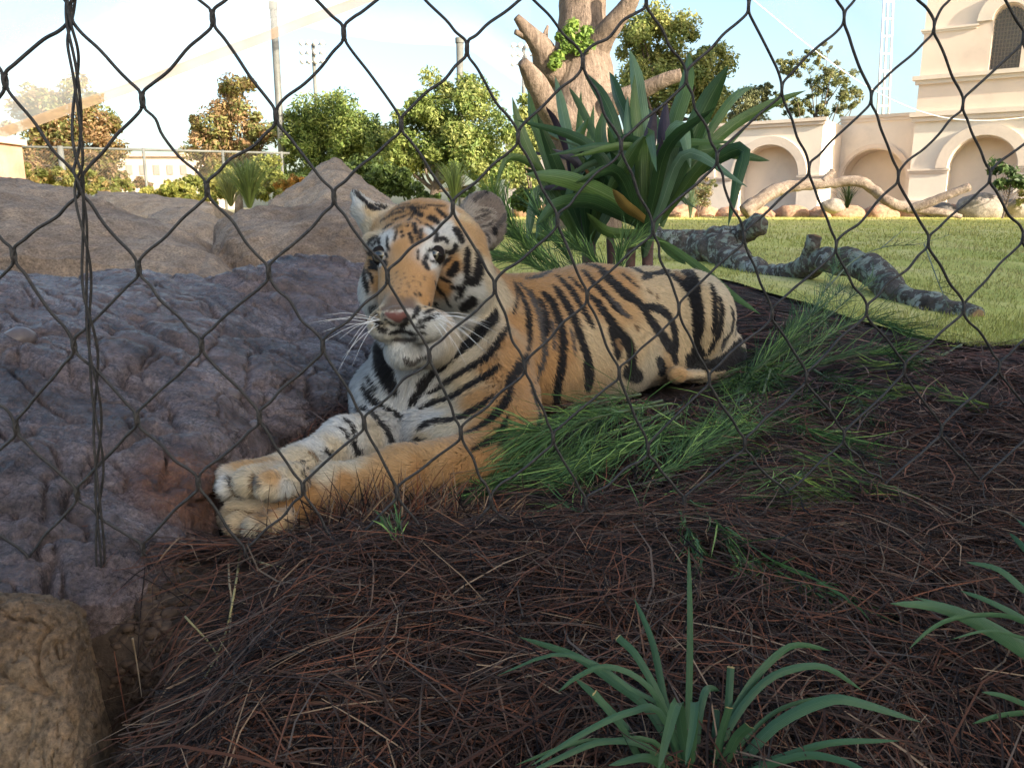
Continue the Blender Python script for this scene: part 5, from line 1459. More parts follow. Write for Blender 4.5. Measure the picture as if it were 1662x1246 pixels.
# ------------------------------------------------------------------ logs on the lawn
def build_logs():
    m, n, l, b = newmat('lichen_bark', .9, .2)
    tc = n.new('ShaderNodeTexCoord')
    t1 = tex(n, l, 'Noise', 14, 9, .7, tc.outputs['Object'])
    r1 = ramp(n, [(.35, (.05, .040, .034)), (.55, (.12, .098, .083)), (.7, (.20, .165, .14))]); l.new(t1.outputs['Fac'], r1.inputs[0])
    t2 = tex(n, l, 'Noise', 22, 8, .72, tc.outputs['Object'], .5)
    r2 = ramp(n, [(.50, (0, 0, 0)), (.55, (.95, .95, .95))]); l.new(t2.outputs['Fac'], r2.inputs[0])
    t3 = tex(n, l, 'Noise', 9, 4, .6, tc.outputs['Object'])
    r3 = ramp(n, [(.40, (.22, .25, .20)), (.55, (.34, .36, .30)), (.68, (.44, .42, .41))]); l.new(t3.outputs['Fac'], r3.inputs[0])
    l.new(mixc(n, l, r2.outputs[0], r1.outputs[0], r3.outputs[0]), b.inputs['Base Color'])
    vo = tex(n, l, 'Voronoi', 38, vec=tc.outputs['Object'])
    bump(n, l, b, t1.outputs['Fac'], 1, .02); bump(n, l, b, vo.outputs['Distance'], .7, .012); bump(n, l, b, r2.outputs[0], .5, .004)
    cut = mat_noise('sawn_wood', [(.35, (.20, .12, .07)), (.65, (.42, .29, .18))], 20, .8, .3, .003)
    barkfar = rock_mat('far_bark', [(.3, (.13, .095, .075)), (.5, (.25, .19, .15)), (.7, (.40, .33, .27))], 0, 8, (1, 1, 1), .8)
    def piece(root, pts, mat, name='limb', n=40, sides=16, rough=.22, end=False, seed=0):
        pts = [(x, y, z, r * (.76 if mat is barkfar else .88)) for x, y, z, r in pts]
        path = catmull([P(x, y, z) for x, y, z, r in pts], n); rad = catmull([[r * z / FPX] for x, y, z, r in pts], n)[:, 0]
        V, Q, T = tube(path, rad, sides, rough=rough, seed=seed)
        o = add(name, np_mesh(name, V, Q, T, None, True), mat, root)
        if end:
            e = path[-1]; dv = unit(path[-1] - path[-2])
            V, Q, T = tube(np.array([e - dv * .002, e + dv * .004]), rad[-1] * .93, 16, rough=.1)
            add('sawn_end', np_mesh('sawn_end', V, Q, T, None, False), cut, root)
    lg = thing('lichen_log', 'crooked lichen-covered fallen branch on the lawn behind the tiger', 'log', onground(1300, 470))
    piece(lg, [(1060, 376, 4.3, 10), (1095, 388, 4.2, 19), (1135, 400, 4.1, 30), (1172, 414, 3.9, 33), (1210, 436, 3.6, 25), (1255, 448, 3.35, 19), (1296, 440, 3.15, 19), (1330, 424, 3.0, 22), (1380, 426, 2.85, 24), (1425, 448, 2.7, 27), (1460, 480, 2.5, 25), (1510, 496, 2.35, 22), (1556, 508, 2.25, 22), (1584, 518, 2.2, 20)], m, 'limb', 130, 26, .36, True, 1)
    piece(lg, [(1130, 398, 4.1, 24), (1170, 388, 4.0, 22), (1205, 380, 3.9, 19), (1228, 366, 3.8, 20), (1238, 362, 3.75, 14)], m, 'limb', 50, 20, .38, False, 2)
    piece(lg, [(1312, 440, 3.05, 18), (1314, 412, 3.03, 14), (1319, 396, 3.0, 13), (1322, 386, 3.0, 14)], m, 'stub', 20, 16, .2, True, 3)
    piece(lg, [(1488, 492, 2.4, 17), (1500, 512, 2.32, 12), (1502, 528, 2.28, 10)], m, 'stub', 16, 12, .25, False, 4)
    piece(lg, [(1535, 505, 2.28, 16), (1545, 524, 2.22, 13), (1544, 542, 2.18, 13)], m, 'stub', 16, 12, .25, False, 5)
    fl = thing('arched_log', 'pale arched log propped on the far bed before the arcade wall', 'log', P(1400, 345, 11))
    piece(fl, [(1208, 345, 11, 16), (1232, 326, 11, 15), (1262, 308, 11, 14), (1300, 301, 11, 12), (1345, 298, 11, 11), (1392, 294, 10.9, 11), (1415, 306, 10.9, 11), (1440, 326, 10.8, 11), (1475, 338, 10.8, 10), (1530, 345, 10.7, 8), (1560, 352, 10.7, 5)], barkfar, 'limb', 70, 14, .2, False, 6)
    piece(fl, [(1470, 340, 10.8, 9), (1500, 332, 10.7, 10), (1535, 318, 10.6, 9), (1574, 303, 10.5, 9)], barkfar, 'limb', 30, 12, .12, True, 7)
    piece(fl, [(1335, 296, 11, 9), (1345, 286, 11, 8), (1352, 278, 11, 7)], barkfar, 'stub', 12, 10, .2, True, 8)

# ------------------------------------------------------------------ strap-leaf plants
def strap_leaf(path, width, roll, fold=.18, prof=None, n=12):
    """leaf blade with a raised keel along path (m,3)"""
    c = catmull(path, n)
    T = unit(np.gradient(c, axis=0)); vw = unit(c - np.array([0, 0, CAMZ]))
    S = unit(np.cross(T, vw)); F = np.cross(S, T)
    for i in range(1, n):
        if (S[i] @ S[i - 1]) < 0: S[i] = -S[i]; F[i] = -F[i]
    S2 = S * math.cos(roll) + F * math.sin(roll); F2 = F * math.cos(roll) - S * math.sin(roll)
    s = np.linspace(0, 1, n)
    if prof is None: prof = np.interp(s, [0, .12, .45, .75, .92, 1], [.45, .6, 1, .85, .4, .03])
    w = (width * prof / 2)[:, None]
    V = np.stack([c - S2 * w + F2 * w * fold * 2, c - S2 * w * .5 + F2 * w * fold * .7, c, c + S2 * w * .5 + F2 * w * fold * .7, c + S2 * w + F2 * w * fold * 2], 1).reshape(-1, 3)
    i = np.arange(n - 1)[:, None] * 5; j = np.arange(4)[None]
    Q = np.stack([i + j, i + j + 1, i + 5 + j + 1, i + 5 + j], -1).reshape(-1, 4)
    return V, Q

def leaf_mat(name, c, rib, rough=.38, coat=.0):
    """waxy blade: faint length-wise veins in the 'col' attribute direction"""
    m, n, l, b = newmat(name, rough, .32)
    a = n.new('ShaderNodeAttribute'); a.attribute_name = 'col'
    sep = n.new('ShaderNodeSeparateColor'); l.new(a.outputs['Color'], sep.inputs[0])
    wv = n.new('ShaderNodeMath'); wv.operation = 'MULTIPLY'; wv.inputs[1].default_value = 52; l.new(sep.outputs[0], wv.inputs[0])
    sn = n.new('ShaderNodeMath'); sn.operation = 'SINE'; l.new(wv.outputs[0], sn.inputs[0])
    mr = n.new('ShaderNodeMapRange'); mr.inputs[1].default_value = -1; l.new(sn.outputs[0], mr.inputs[0])
    tc = n.new('ShaderNodeTexCoord'); t = tex(n, l, 'Noise', 7, 5, .6, tc.outputs['Object'])
    c1 = mixc(n, l, mr.outputs[0], tuple(x * .85 for x in c), tuple(x * 1.12 for x in c))
    rr = ramp(n, [(.35, (.75, .75, .75)), (.7, (1.25, 1.25, 1.25))]); l.new(t.outputs['Fac'], rr.inputs[0])
    c2 = mixc(n, l, 1.0, c1, rr.outputs[0], 'MULTIPLY')
    pk = n.new('ShaderNodeMapRange'); pk.inputs[1].default_value = .06; pk.inputs[2].default_value = .0; l.new(sep.outputs[1], pk.inputs[0])
    c3 = mixc(n, l, pk.outputs[0], c2, rib)
    l.new(c3, b.inputs['Base Color'])
    bump(n, l, b, sn.outputs[0], .25, .001)
    tr = n.new('ShaderNodeBsdfTranslucent'); l.new(c3, tr.inputs[0])
    mx = n.new('ShaderNodeMixShader'); mx.inputs[0].default_value = .22
    l.new(b.outputs[0], mx.inputs[1]); l.new(tr.outputs[0], mx.inputs[2]); l.new(mx.outputs[0], n['Material Output'].inputs[0])
    return m

def leaf_mesh(name, V, Q, n=12):
    a = np.tile(np.array([0, .25, .5, .75, 1.0]), n); k = np.tile(np.array([1, .5, 0, .5, 1.0]), n)
    return np_mesh(name, V, Q, None, np.stack([a, k, a * 0], 1), True)

def build_strap_plants():
    green = leaf_mat('strap_green', (.090, .150, .040), (.19, .25, .10), .30)
    deep = leaf_mat('strap_deep', (.042, .088, .030), (.11, .17, .065), .28)
    pur = leaf_mat('strap_purple', (.055, .040, .055), (.10, .06, .08), .38)
    pale = leaf_mat('strap_pale', (.15, .23, .12), (.30, .36, .23), .30)
    yel = leaf_mat('strap_yellow', (.34, .22, .06), (.40, .28, .10), .5)
    dead = leaf_mat('strap_dead', (.30, .15, .06), (.36, .2, .1), .7)
    stem = mat_noise('strap_stem', [(.3, (.06, .035, .028)), (.7, (.15, .075, .06))], 25, .7, .6, .005)
    o = lambda x, y: (780 + x / 2.709, y / 2.709)
    rr = random.Random(5)
    def plant(name, label, base, d0, leaves, stems):
        root = thing(name, label, 'plant', P(base[0], base[1] + 70, d0))
        for mat, w, dz, roll, pts in leaves:
            px = [o(*q) for q in pts]; k = len(px)
            path = [P(x, y, d0 + dz * (i / (k - 1)) ** 1.2) for i, (x, y) in enumerate(px)]
            V, Q = strap_leaf(path, w / 2.709 * (d0 + dz * .5) / FPX * .88, roll, n=14)
            V = V.reshape(14, 5, 3); s = np.linspace(0, 1, 14)
            V += unit(rr_norm(rr))[None, None] * (.004 * np.sin(s * 7 + rr.random() * 6))[:, None, None]
            add('leaf', leaf_mesh('strap_leaf', V.reshape(-1, 3), Q, 14), {'g': green, 'd': deep, 'p': pur, 'l': pale, 'y': yel, 'o': dead}[mat], root)
        rs = random.Random(int(base[0]))
        for k in range(13):          # the inner leaves of the rosette, arching out all round
            az = rs.uniform(0, 6.283); L = rs.uniform(.26, .44); el = rs.uniform(.85, 1.45)
            b0 = P(base[0], base[1] + 6 + rs.uniform(-20, 14), d0)
            o2 = np.array([math.cos(az), math.sin(az), 0])
            path = [b0, b0 + o2 * L * .25 * math.cos(el) + np.array([0, 0, L * .38]) * math.sin(el), b0 + o2 * L * .62 * math.cos(el) + np.array([0, 0, L * .74]) * math.sin(el), b0 + o2 * L * (.6 + .5 * math.cos(el)) * .9 + np.array([0, 0, L * rs.uniform(.3, .95)]) * math.sin(el)]
            V, Q = strap_leaf(path, rs.uniform(.024, .038), rs.uniform(-.7, .7), n=14)
            add('leaf', leaf_mesh('strap_leaf', V, Q, 14), rs.choice([green, deep, deep, green, pur, pale]), root)
        for x, y, x1, y1, r in stems:
            a = P(*o(x, y), d0); b_ = P(*o(x1, y1), d0)
            a[2] = 0
            V, Q, T = tube(np.array([a, lerp(a, b_, .5), b_]), r / 2.709 * d0 / FPX, 12, rough=.1)
            add('stem', np_mesh('stem', V, Q, T, None, True), stem, root)
    B = [('l', 80, .05, .2, [(735, 1000), (715, 600), (690, 380), (652, 215)]), ('g', 62, -.02, -.4, [(725, 980), (700, 600), (675, 330)]), ('g', 84, .15, .3, [(760, 1000), (850, 560), (895, 380), (920, 230)]), ('d', 112, -.10, -.2, [(780, 980), (880, 720), (990, 480), (1088, 282)]),
         ('g', 48, .18, .3, [(800, 1000), (930, 700), (1070, 470), (1140, 410), (1206, 384)]), ('l', 84, -.15, .2, [(740, 990), (830, 700), (850, 585), (890, 570), (918, 745)]), ('g', 62, .2, -.2, [(780, 970), (900, 760), (1090, 560), (1260, 470), (1430, 405)]),
         ('g', 66, -.05, .3, [(800, 900), (890, 720), (1000, 660), (1140, 672), (1270, 705)]), ('d', 74, -.20, -.2, [(790, 960), (900, 800), (1060, 690), (1150, 665), (1130, 790), (1092, 990)]), ('g', 40, .2, .2, [(800, 950), (920, 800), (1040, 680), (1180, 545)]),
         ('p', 80, -.05, .1, [(735, 980), (735, 720), (760, 470)]), ('p', 70, .1, -.3, [(700, 980), (690, 740), (640, 560)]), ('p', 76, .02, .3, [(770, 960), (795, 680), (822, 440)]), ('p', 60, -.1, .2, [(720, 980), (760, 800), (800, 600)]),
         ('d', 66, .05, -.2, [(690, 1000), (610, 620), (540, 430), (450, 308)]), ('d', 66, .12, .4, [(690, 980), (650, 560), (600, 420), (565, 322)]), ('g', 78, -.22, .3, [(560, 860), (620, 740), (722, 600)]), ('g', 96, -.28, -.3, [(720, 1000), (600, 880), (400, 790), (195, 768)]),
         ('d', 90, -.25, .5, [(740, 1010), (640, 960), (480, 890), (330, 905), (250, 990)]), ('g', 44, -.22, .2, [(770, 1045), (860, 1100), (980, 1190), (1100, 1290), (1235, 1385)]), ('y', 58, -.22, .2, [(750, 1000), (660, 920), (578, 838)]), ('g', 60, -.15, .1, [(800, 960), (880, 850), (960, 740), (1050, 640)]),
         ('g', 60, .2, .3, [(760, 960), (820, 760), (780, 560), (730, 470)]), ('d', 70, -.12, .3, [(740, 1000), (820, 860), (900, 640), (930, 560)]), ('g', 70, .15, -.3, [(700, 1000), (580, 760), (530, 600), (550, 470)]), ('g', 40, -.05, .3, [(770, 1050), (840, 1110), (900, 1160)]),
         ('l', 50, .0, .3, [(730, 1000), (660, 760), (640, 590), (650, 420)]), ('d', 64, -.08, -.1, [(730, 1000), (650, 800), (600, 700), (560, 560)]), ('g', 56, -.2, .2, [(730, 1020), (640, 1030), (540, 1010), (470, 940)])]
    A = [('g', 62, .1, .2, [(470, 1060), (350, 820), (250, 560), (208, 398)]), ('g', 62, -.05, -.3, [(460, 1060), (300, 830), (200, 620), (138, 428)]), ('l', 62, .05, .3, [(460, 1060), (400, 700), (360, 500), (328, 338)]), ('g', 48, .12, .1, [(470, 1050), (440, 750), (442, 398)]),
         ('g', 52, .15, -.2, [(470, 1050), (470, 760), (497, 465)]), ('g', 42, -.12, .2, [(450, 1060), (320, 820), (220, 720), (120, 700), (60, 820)]), ('l', 62, -.1, .4, [(340, 1010), (290, 880), (255, 850), (225, 940), (205, 1085)]), ('g', 60, -.15, -.3, [(420, 1060), (350, 930), (280, 960), (240, 1050)]),
         ('d', 52, .1, .3, [(460, 1060), (510, 700), (548, 455)]), ('d', 54, -.05, -.2, [(490, 1060), (550, 800), (604, 640)]), ('l', 40, -.15, .1, [(555, 730), (500, 600), (450, 480), (385, 388)]), ('g', 54, .05, .4, [(440, 1050), (300, 740), (230, 560)]), ('d', 70, -.1, .2, [(470, 1070), (400, 900), (330, 720), (250, 500)]),
         ('d', 60, .08, -.3, [(450, 1050), (380, 860), (290, 640)]), ('g', 70, -.08, .5, [(470, 1060), (440, 880), (420, 640), (470, 520)]), ('d', 80, -.1, .2, [(480, 1090), (500, 960), (540, 820), (560, 700)]), ('g', 60, -.12, .3, [(460, 1080), (350, 1040), (240, 1045), (120, 1040)]), ('p', 36, -.12, .3, [(390, 760), (370, 640), (330, 540), (285, 470)]),
         ('p', 30, -.14, .2, [(520, 760), (480, 700), (430, 655)]), ('o', 60, -.1, .2, [(500, 785), (450, 765), (400, 775)]), ('l', 44, -.15, .2, [(480, 780), (470, 690), (445, 650), (500, 740)]), ('d', 64, .0, .1, [(460, 1080), (420, 980), (380, 920), (300, 800), (190, 740)])]
    def rr_norm(q): return np.array([q.gauss(0, 1), q.gauss(0, 1), q.gauss(0, 1)])
    plant('strap_leaf_plant', 'right-hand dark green and purple strap-leaf plant behind the tiger\'s back', (1045, 400), 2.15, B, [(735, 1150, 738, 1020, 24), (655, 1150, 665, 1020, 22)])
    plant('strap_leaf_plant', 'left-hand strap-leaf plant beside the tiger\'s right ear, with an orange dead leaf', (955, 410), 2.4, A, [(480, 1180, 475, 1050, 30), (590, 1130, 570, 1040, 18)])

def rr_norm(q): return np.array([q.gauss(0, 1), q.gauss(0, 1), q.gauss(0, 1)])

# ------------------------------------------------------------------ clumps of blade grass in the foreground
def build_blades():
    lm = leaf_mat('blade_green', (.055, .115, .050), (.085, .15, .075), .42)
    tipm = leaf_mat('blade_tip', (.36, .27, .12), (.4, .3, .15), .7)
    rr = random.Random(9)
    def clump(label, ox, oy, s, base, d0, blades):
        root = thing('liriope_clump', label, 'plant', P(base[0], base[1], d0))
        for w, dz, pts, cutt in blades:
            px = [(base[0] + rr.uniform(-14, 14), base[1])] + [(ox + x / s, oy + y / s) for x, y in pts]
            k = len(px)
            path = [P(x, y, d0 + dz * (i / (k - 1))) for i, (x, y) in enumerate(px)]
            n = 16; t = np.linspace(0, 1, n)
            prof = np.interp(t, [0, .2, .6, .85, .95, 1], [.8, 1, 1, .75, .45, .04]) if not cutt else np.interp(t, [0, .2, 1], [.8, 1, .95])
            V, Q = strap_leaf(path, w / s * d0 / FPX * .86, rr.uniform(-.5, .5), .14, prof, n)
            o = add('blade', leaf_mesh('blade', V, Q, n), lm, root)
            if cutt:
                e = V.reshape(n, 5, 3); dv = (e[-1] - e[-2]) * .28
                q = np.concatenate([e[-1] + dv * .02, e[-1] + dv * np.array([.5, .8, .6, .9, .4])[:, None]])
                add('dry_tip', np_mesh('dry_tip', q, [(0, 1, 6, 5), (1, 2, 7, 6), (2, 3, 8, 7), (3, 4, 9, 8)], None, np.full((10, 3), .5), True), tipm, o)
    L = [(30, .02, [(780, 770), (785, 400), (780, 60)], 0), (35, .05, [(700, 700), (645, 430), (575, 255)], 0), (35, .03, [(690, 680), (590, 480), (515, 402)], 1), (22, .01, [(700, 690), (560, 590), (430, 500), (270, 465), (60, 545)], 0), (40, .05, [(650, 700), (500, 570), (350, 470), (145, 400)], 0),
         (25, .0, [(690, 690), (600, 560), (470, 510), (360, 550), (292, 605)], 0), (40, .03, [(660, 870), (540, 740), (440, 630), (345, 545)], 0), (30, -.03, [(680, 690), (560, 680), (400, 750), (190, 880)], 0), (28, -.03, [(640, 820), (460, 790), (300, 850), (160, 920)], 0), (24, -.02, [(660, 800), (480, 790), (350, 800), (130, 880)], 0),
         (45, -.05, [(755, 760), (738, 645), (705, 740), (665, 900)], 0), (35, .03, [(810, 760), (835, 620), (860, 590), (895, 600)], 0), (35, -.05, [(800, 740), (804, 642), (795, 740), (768, 880)], 0), (36, .02, [(910, 800), (925, 690), (936, 516)], 1), (36, -.01, [(880, 880), (900, 780), (932, 668)], 1),
         (35, .04, [(920, 740), (1010, 580), (1110, 470), (1190, 430), (1310, 450)], 0), (35, .03, [(940, 720), (1060, 570), (1180, 515), (1300, 515), (1430, 600)], 0), (50, -.01, [(960, 880), (1100, 730), (1280, 640), (1400, 640), (1650, 718)], 0), (46, -.02, [(920, 860), (960, 780), (1006, 736)], 1),
         (30, -.03, [(1020, 890), (1160, 840), (1320, 795), (1570, 788)], 0), (30, -.05, [(1000, 910), (1200, 845), (1340, 860), (1460, 910)], 0), (20, .01, [(980, 800), (1090, 690), (1210, 640), (1330, 625)], 0), (38, -.04, [(700, 900), (620, 850), (480, 880)], 0), (36, .03, [(720, 800), (690, 640), (640, 560)], 0), (34, .0, [(620, 880), (520, 720), (430, 610)], 1), (30, .02, [(860, 860), (880, 740), (885, 672)], 1)]
    clump('green blade-leaf clump in the lower right foreground', 780, 860, 2.308, (1128, 1300), .425, L)
    M = [(40, .03, [(960, 520), (825, 400), (700, 300), (550, 268)], 0), (40, .04, [(900, 320), (825, 205), (755, 130)], 0), (60, -.01, [(1000, 860), (825, 700), (600, 560), (400, 480), (190, 465)], 0), (40, .02, [(960, 780), (800, 640), (560, 510), (305, 435)], 0), (35, .03, [(980, 660), (825, 540), (650, 450), (525, 405)], 0),
         (28, -.03, [(980, 640), (825, 555), (700, 520), (500, 535), (380, 590), (280, 680)], 0), (18, -.02, [(960, 690), (825, 630), (650, 595), (480, 635)], 0), (30, -.03, [(960, 1000), (825, 940), (720, 900), (625, 885)], 0), (30, -.04, [(960, 980), (825, 985), (700, 1000), (580, 1035)], 0), (34, .05, [(1020, 300), (900, 150), (790, 66)], 0)]
    clump('green blade-leaf clump at the right edge of the foreground', 1380, 820, 2.925, (1760, 1190), .47, M)

# ------------------------------------------------------------------ feathery cut branches and loose bits
def build_sprays():
    gm = mat_attr('needle_green', .5, .3, .25)
    stem_m = mat_noise('green_twig', [(.3, (.05, .07, .03)), (.7, (.14, .17, .08))], 40, .6, .3, .002)
    def spray(label, paths, n, L, ang, col, seed, w=.00065, droop=.3, name='feathery_branch', lift=.02, up=.25):
        """paths: stems, each a list of (px, py, height above ground) or (px, py, h, d)"""
        r = np.random.default_rng(seed)
        root = None
        pts_all, S_all, W_all, C_all = [], [], [], []
        tot = []
        for p in paths:
            q = []
            for c in p:
                if len(c) == 4: g = P(c[0], c[1], c[3])
                else:
                    # the sight line where it passes h above the ground
                    dv = ray(c[0], c[1]); t = (CAMZ - c[2]) / -dv[2] if dv[2] < -1e-3 else 3
                    for _ in range(4):
                        g = np.array([0, 0, CAMZ]) + dv * t
                        t = (CAMZ - c[2] - float(gz_np(g[0], g[1]))) / -dv[2]
                    g = np.array([0, 0, CAMZ]) + dv * t
                q.append(g)
            tot.append(catmull(q, 30))
        root = thing(name, label, 'branch', tot[0][0])
        for c in tot:
            ln = np.linalg.norm(np.diff(c, axis=0), axis=1).sum()
            V, Q, T = tube(c, np.linspace(.0022, .0007, 30) * min(1.3, max(.6, ln / .3)), 6)
            add('twig', np_mesh('twig', V, Q, T, None, True), stem_m, root)
            k = (r.random(n) ** .8 * 29).astype(int); b = c[k]
            T_ = unit(np.gradient(c, axis=0))[k]
            a = r.normal(0, ang, (n, 3)); a[:, 2] += up
            d = unit(T_ + a)
            l = (L * r.uniform(.4, 1.15, n))[:, None]
            g = np.array([0, 0, -1.0])
            q = np.stack([b, b + d * l * .35, b + d * l * .7 + g * l * droop * .2, b + d * l + g * l * droop * .55], 1)
            bd = r.normal(0, 1, (n, 3)); q[:, 2] += bd * l * .06; q[:, 3] += bd * l * .17
            gz = gz_np(q[..., 0], q[..., 1]) + .006
            q[..., 2] = np.maximum(q[..., 2], gz + r.random(n)[:, None] * lift)
            vw = unit(b - np.array([0, 0, CAMZ]))
            S = unit(np.cross(d, vw) + r.normal(0, .3, (n, 3)))
            pts_all.append(q); S_all.append(S)
            W_all.append(np.repeat(np.array([[w, w, w * .9, 0]]), n, 0) * r.uniform(.7, 1.2, n)[:, None])
            cc = np.asarray(col) * r.uniform(.5, 1.45, n)[:, None] * np.where(r.random(n) < .18, 1, 0)[:, None] * np.array([1.7, 1.25, .9]) + np.asarray(col) * r.uniform(.5, 1.4, n)[:, None] * .75
            C_all.append(cc)
        me = strips('needles', np.concatenate(pts_all), np.concatenate(W_all), np.concatenate(S_all), np.concatenate(C_all))
        o = add('needles', me, gm, root); o['kind'] = 'stuff'
    G = (.060, .125, .035); GL = (.10, .19, .06); GD = (.045, .10, .04)
    spray('thick green feathery branch lying before the tiger\'s elbow and belly', [[(1075, 650, .035), (990, 672, .04), (900, 705, .03), (822, 752, .012)], [(1085, 668, .03), (1000, 700, .03), (920, 738, .02), (850, 775, .01)], [(1040, 640, .04), (960, 655, .045), (888, 690, .035), (850, 720, .02)], [(1060, 690, .025), (990, 735, .015), (930, 790, .005)], [(1090, 655, .03), (1010, 668, .05), (930, 690, .05), (880, 730, .03)], [(1100, 690, .02), (1040, 720, .02), (960, 770, .01)], [(1000, 660, .04), (960, 700, .03), (945, 760, .01)], [(1120, 660, .02), (1080, 700, .02), (1060, 760, .008)], [(980, 680, .03), (900, 700, .04), (850, 700, .04), (800, 760, .01)]], 120, .105, .33, GL, 1, .00058, .45, 'feathery_branch', .03, .06)
    spray('green feathery branch with a pale cut stalk beside the dark hollow', [[(1037, 797, .01), (1100, 752, .02), (1170, 715, .02), (1245, 695, .01)], [(1060, 790, .01), (1120, 745, .02), (1180, 690, .02)], [(1210, 640, .03), (1170, 680, .02), (1100, 740, .01)], [(1260, 690, .02), (1200, 700, .02), (1120, 720, .02)], [(1240, 660, .02), (1290, 700, .015), (1340, 720, .01)]], 170, .095, .34, GL, 2, .00055, .4, 'feathery_branch', .02, .08)
    spray('upright green feathery branch leaning right of the tiger\'s rump', [[(1190, 640, .0), (1250, 575, .04), (1310, 520, .07), (1372, 465, .10)], [(1210, 620, .0), (1290, 560, .04), (1360, 500, .07), (1420, 452, .10)], [(1220, 610, .02), (1300, 530, .07), (1350, 450, .12), (1362, 410, .14)], [(1240, 620, .01), (1320, 560, .03), (1400, 520, .05), (1470, 540, .03)], [(1230, 630, .01), (1330, 590, .02), (1430, 575, .02), (1480, 600, .01)]], 240, .10, .27, (.06, .12, .04), 3, .0007, .15)
    spray('wispy twig of the leaning branch reaching over the log', [[(1340, 470, .1), (1390, 420, .13), (1440, 400, .145), (1490, 396, .15), (1545, 380, .155)], [(1430, 403, .14), (1470, 370, .16)], [(1500, 396, .15), (1520, 450, .12), (1540, 500, .08)]], 26, .07, .30, (.05, .085, .035), 4, .0008, .1)
    spray('bushy green sprig tucked against the tiger\'s rump', [[(1240, 560, .03), (1210, 600, .02), (1180, 635, .01)], [(1300, 590, .02), (1250, 610, .02), (1200, 650, .01)], [(1235, 585, .03), (1280, 640, .01), (1330, 680, .005)], [(1320, 600, .02), (1380, 640, .01), (1400, 690, .005)], [(1250, 600, .03), (1230, 660, .01), (1200, 700, .005)]], 200, .085, .30, G, 5, .00065, .35, 'feathery_branch', .02, .1)
    spray('long thin green sprig lying across the straw towards the front', [[(1075, 808, .008), (1140, 850, .01), (1210, 905, .012), (1275, 950, .008), (1330, 985, .004)], [(1140, 850, .01), (1200, 930, .006)], [(1100, 850, .008), (1130, 920, .004)]], 60, .06, .16, GL, 6, .0008)
    spray('green feathery foliage behind the tiger\'s neck', [[(945, 470, 0, 1.95), (890, 430, 0, 1.95), (850, 395, 0, 1.92), (822, 350, 0, 1.9)], [(940, 465, 0, 1.98), (880, 410, 0, 2.0), (830, 380, 0, 2.0), (805, 375, 0, 2.0)], [(930, 470, 0, 1.95), (890, 445, 0, 1.95), (850, 425, 0, 1.95), (815, 420, 0, 1.95)], [(960, 470, 0, 2.0), (900, 390, 0, 2.05), (870, 340, 0, 2.1)], [(1000, 460, 0, 2.05), (1010, 410, 0, 2.05), (1040, 390, 0, 2.1)], [(1000, 470, 0, 2.0), (960, 420, 0, 2.0), (930, 400, 0, 2.0)]], 200, .10, .26, GL, 7, .0010, .15)
    spray('small green tuft sticking out of the straw below the forearm', [[(640, 905, .0), (640, 880, .012), (622, 850, .025)], [(650, 905, .0), (652, 878, .012), (650, 860, .02)]], 16, .035, .14, GL, 8, .0007)
    spray('loose bright green sprig below the pale cut stalk', [[(1030, 850, .006), (1080, 815, .01), (1150, 790, .012), (1230, 780, .008)], [(1000, 830, .006), (950, 800, .01), (900, 790, .01)], [(1180, 830, .006), (1230, 815, .01), (1300, 790, .008)], [(960, 850, .004), (920, 830, .01), (880, 845, .004)]], 42, .07, .3, GL, 12, .0006, .3, 'feathery_branch', .015, .1)
    spray('short green sprig on the straw right of the dark hollow', [[(1330, 690, .01), (1380, 720, .012), (1420, 760, .008)], [(1300, 650, .012), (1360, 660, .012), (1430, 650, .01)], [(1290, 720, .01), (1240, 740, .012), (1190, 770, .008)]], 60, .07, .3, G, 13, .0006, .3, 'feathery_branch', .015, .1)
    spray('sparse green sprig on the straw at middle right', [[(1500, 830, .008), (1420, 805, .012), (1340, 790, .012), (1270, 800, .006)], [(1450, 815, .01), (1390, 770, .012), (1320, 760, .01)], [(1400, 830, .005), (1350, 815, .01), (1290, 830, .005)]], 55, .06, .26, (.09, .15, .035), 9, .0007)
    spray('faint green sprig on the reddish straw at far right', [[(1640, 690, .005), (1570, 660, .012), (1500, 640, .012), (1440, 650, .006)], [(1560, 560, .02), (1500, 590, .015), (1420, 600, .012)]], 60, .07, .28, (.085, .13, .035), 10, .0008)
    spray('dark green sprig under the tiger\'s chest and elbow', [[(905, 735, .012), (860, 752, .01), (800, 775, .006), (740, 800, .004)], [(880, 760, .01), (830, 790, .006), (780, 812, .004)], [(850, 745, .012), (790, 770, .008), (720, 790, .005)]], 150, .06, .24, G, 11, .0007)

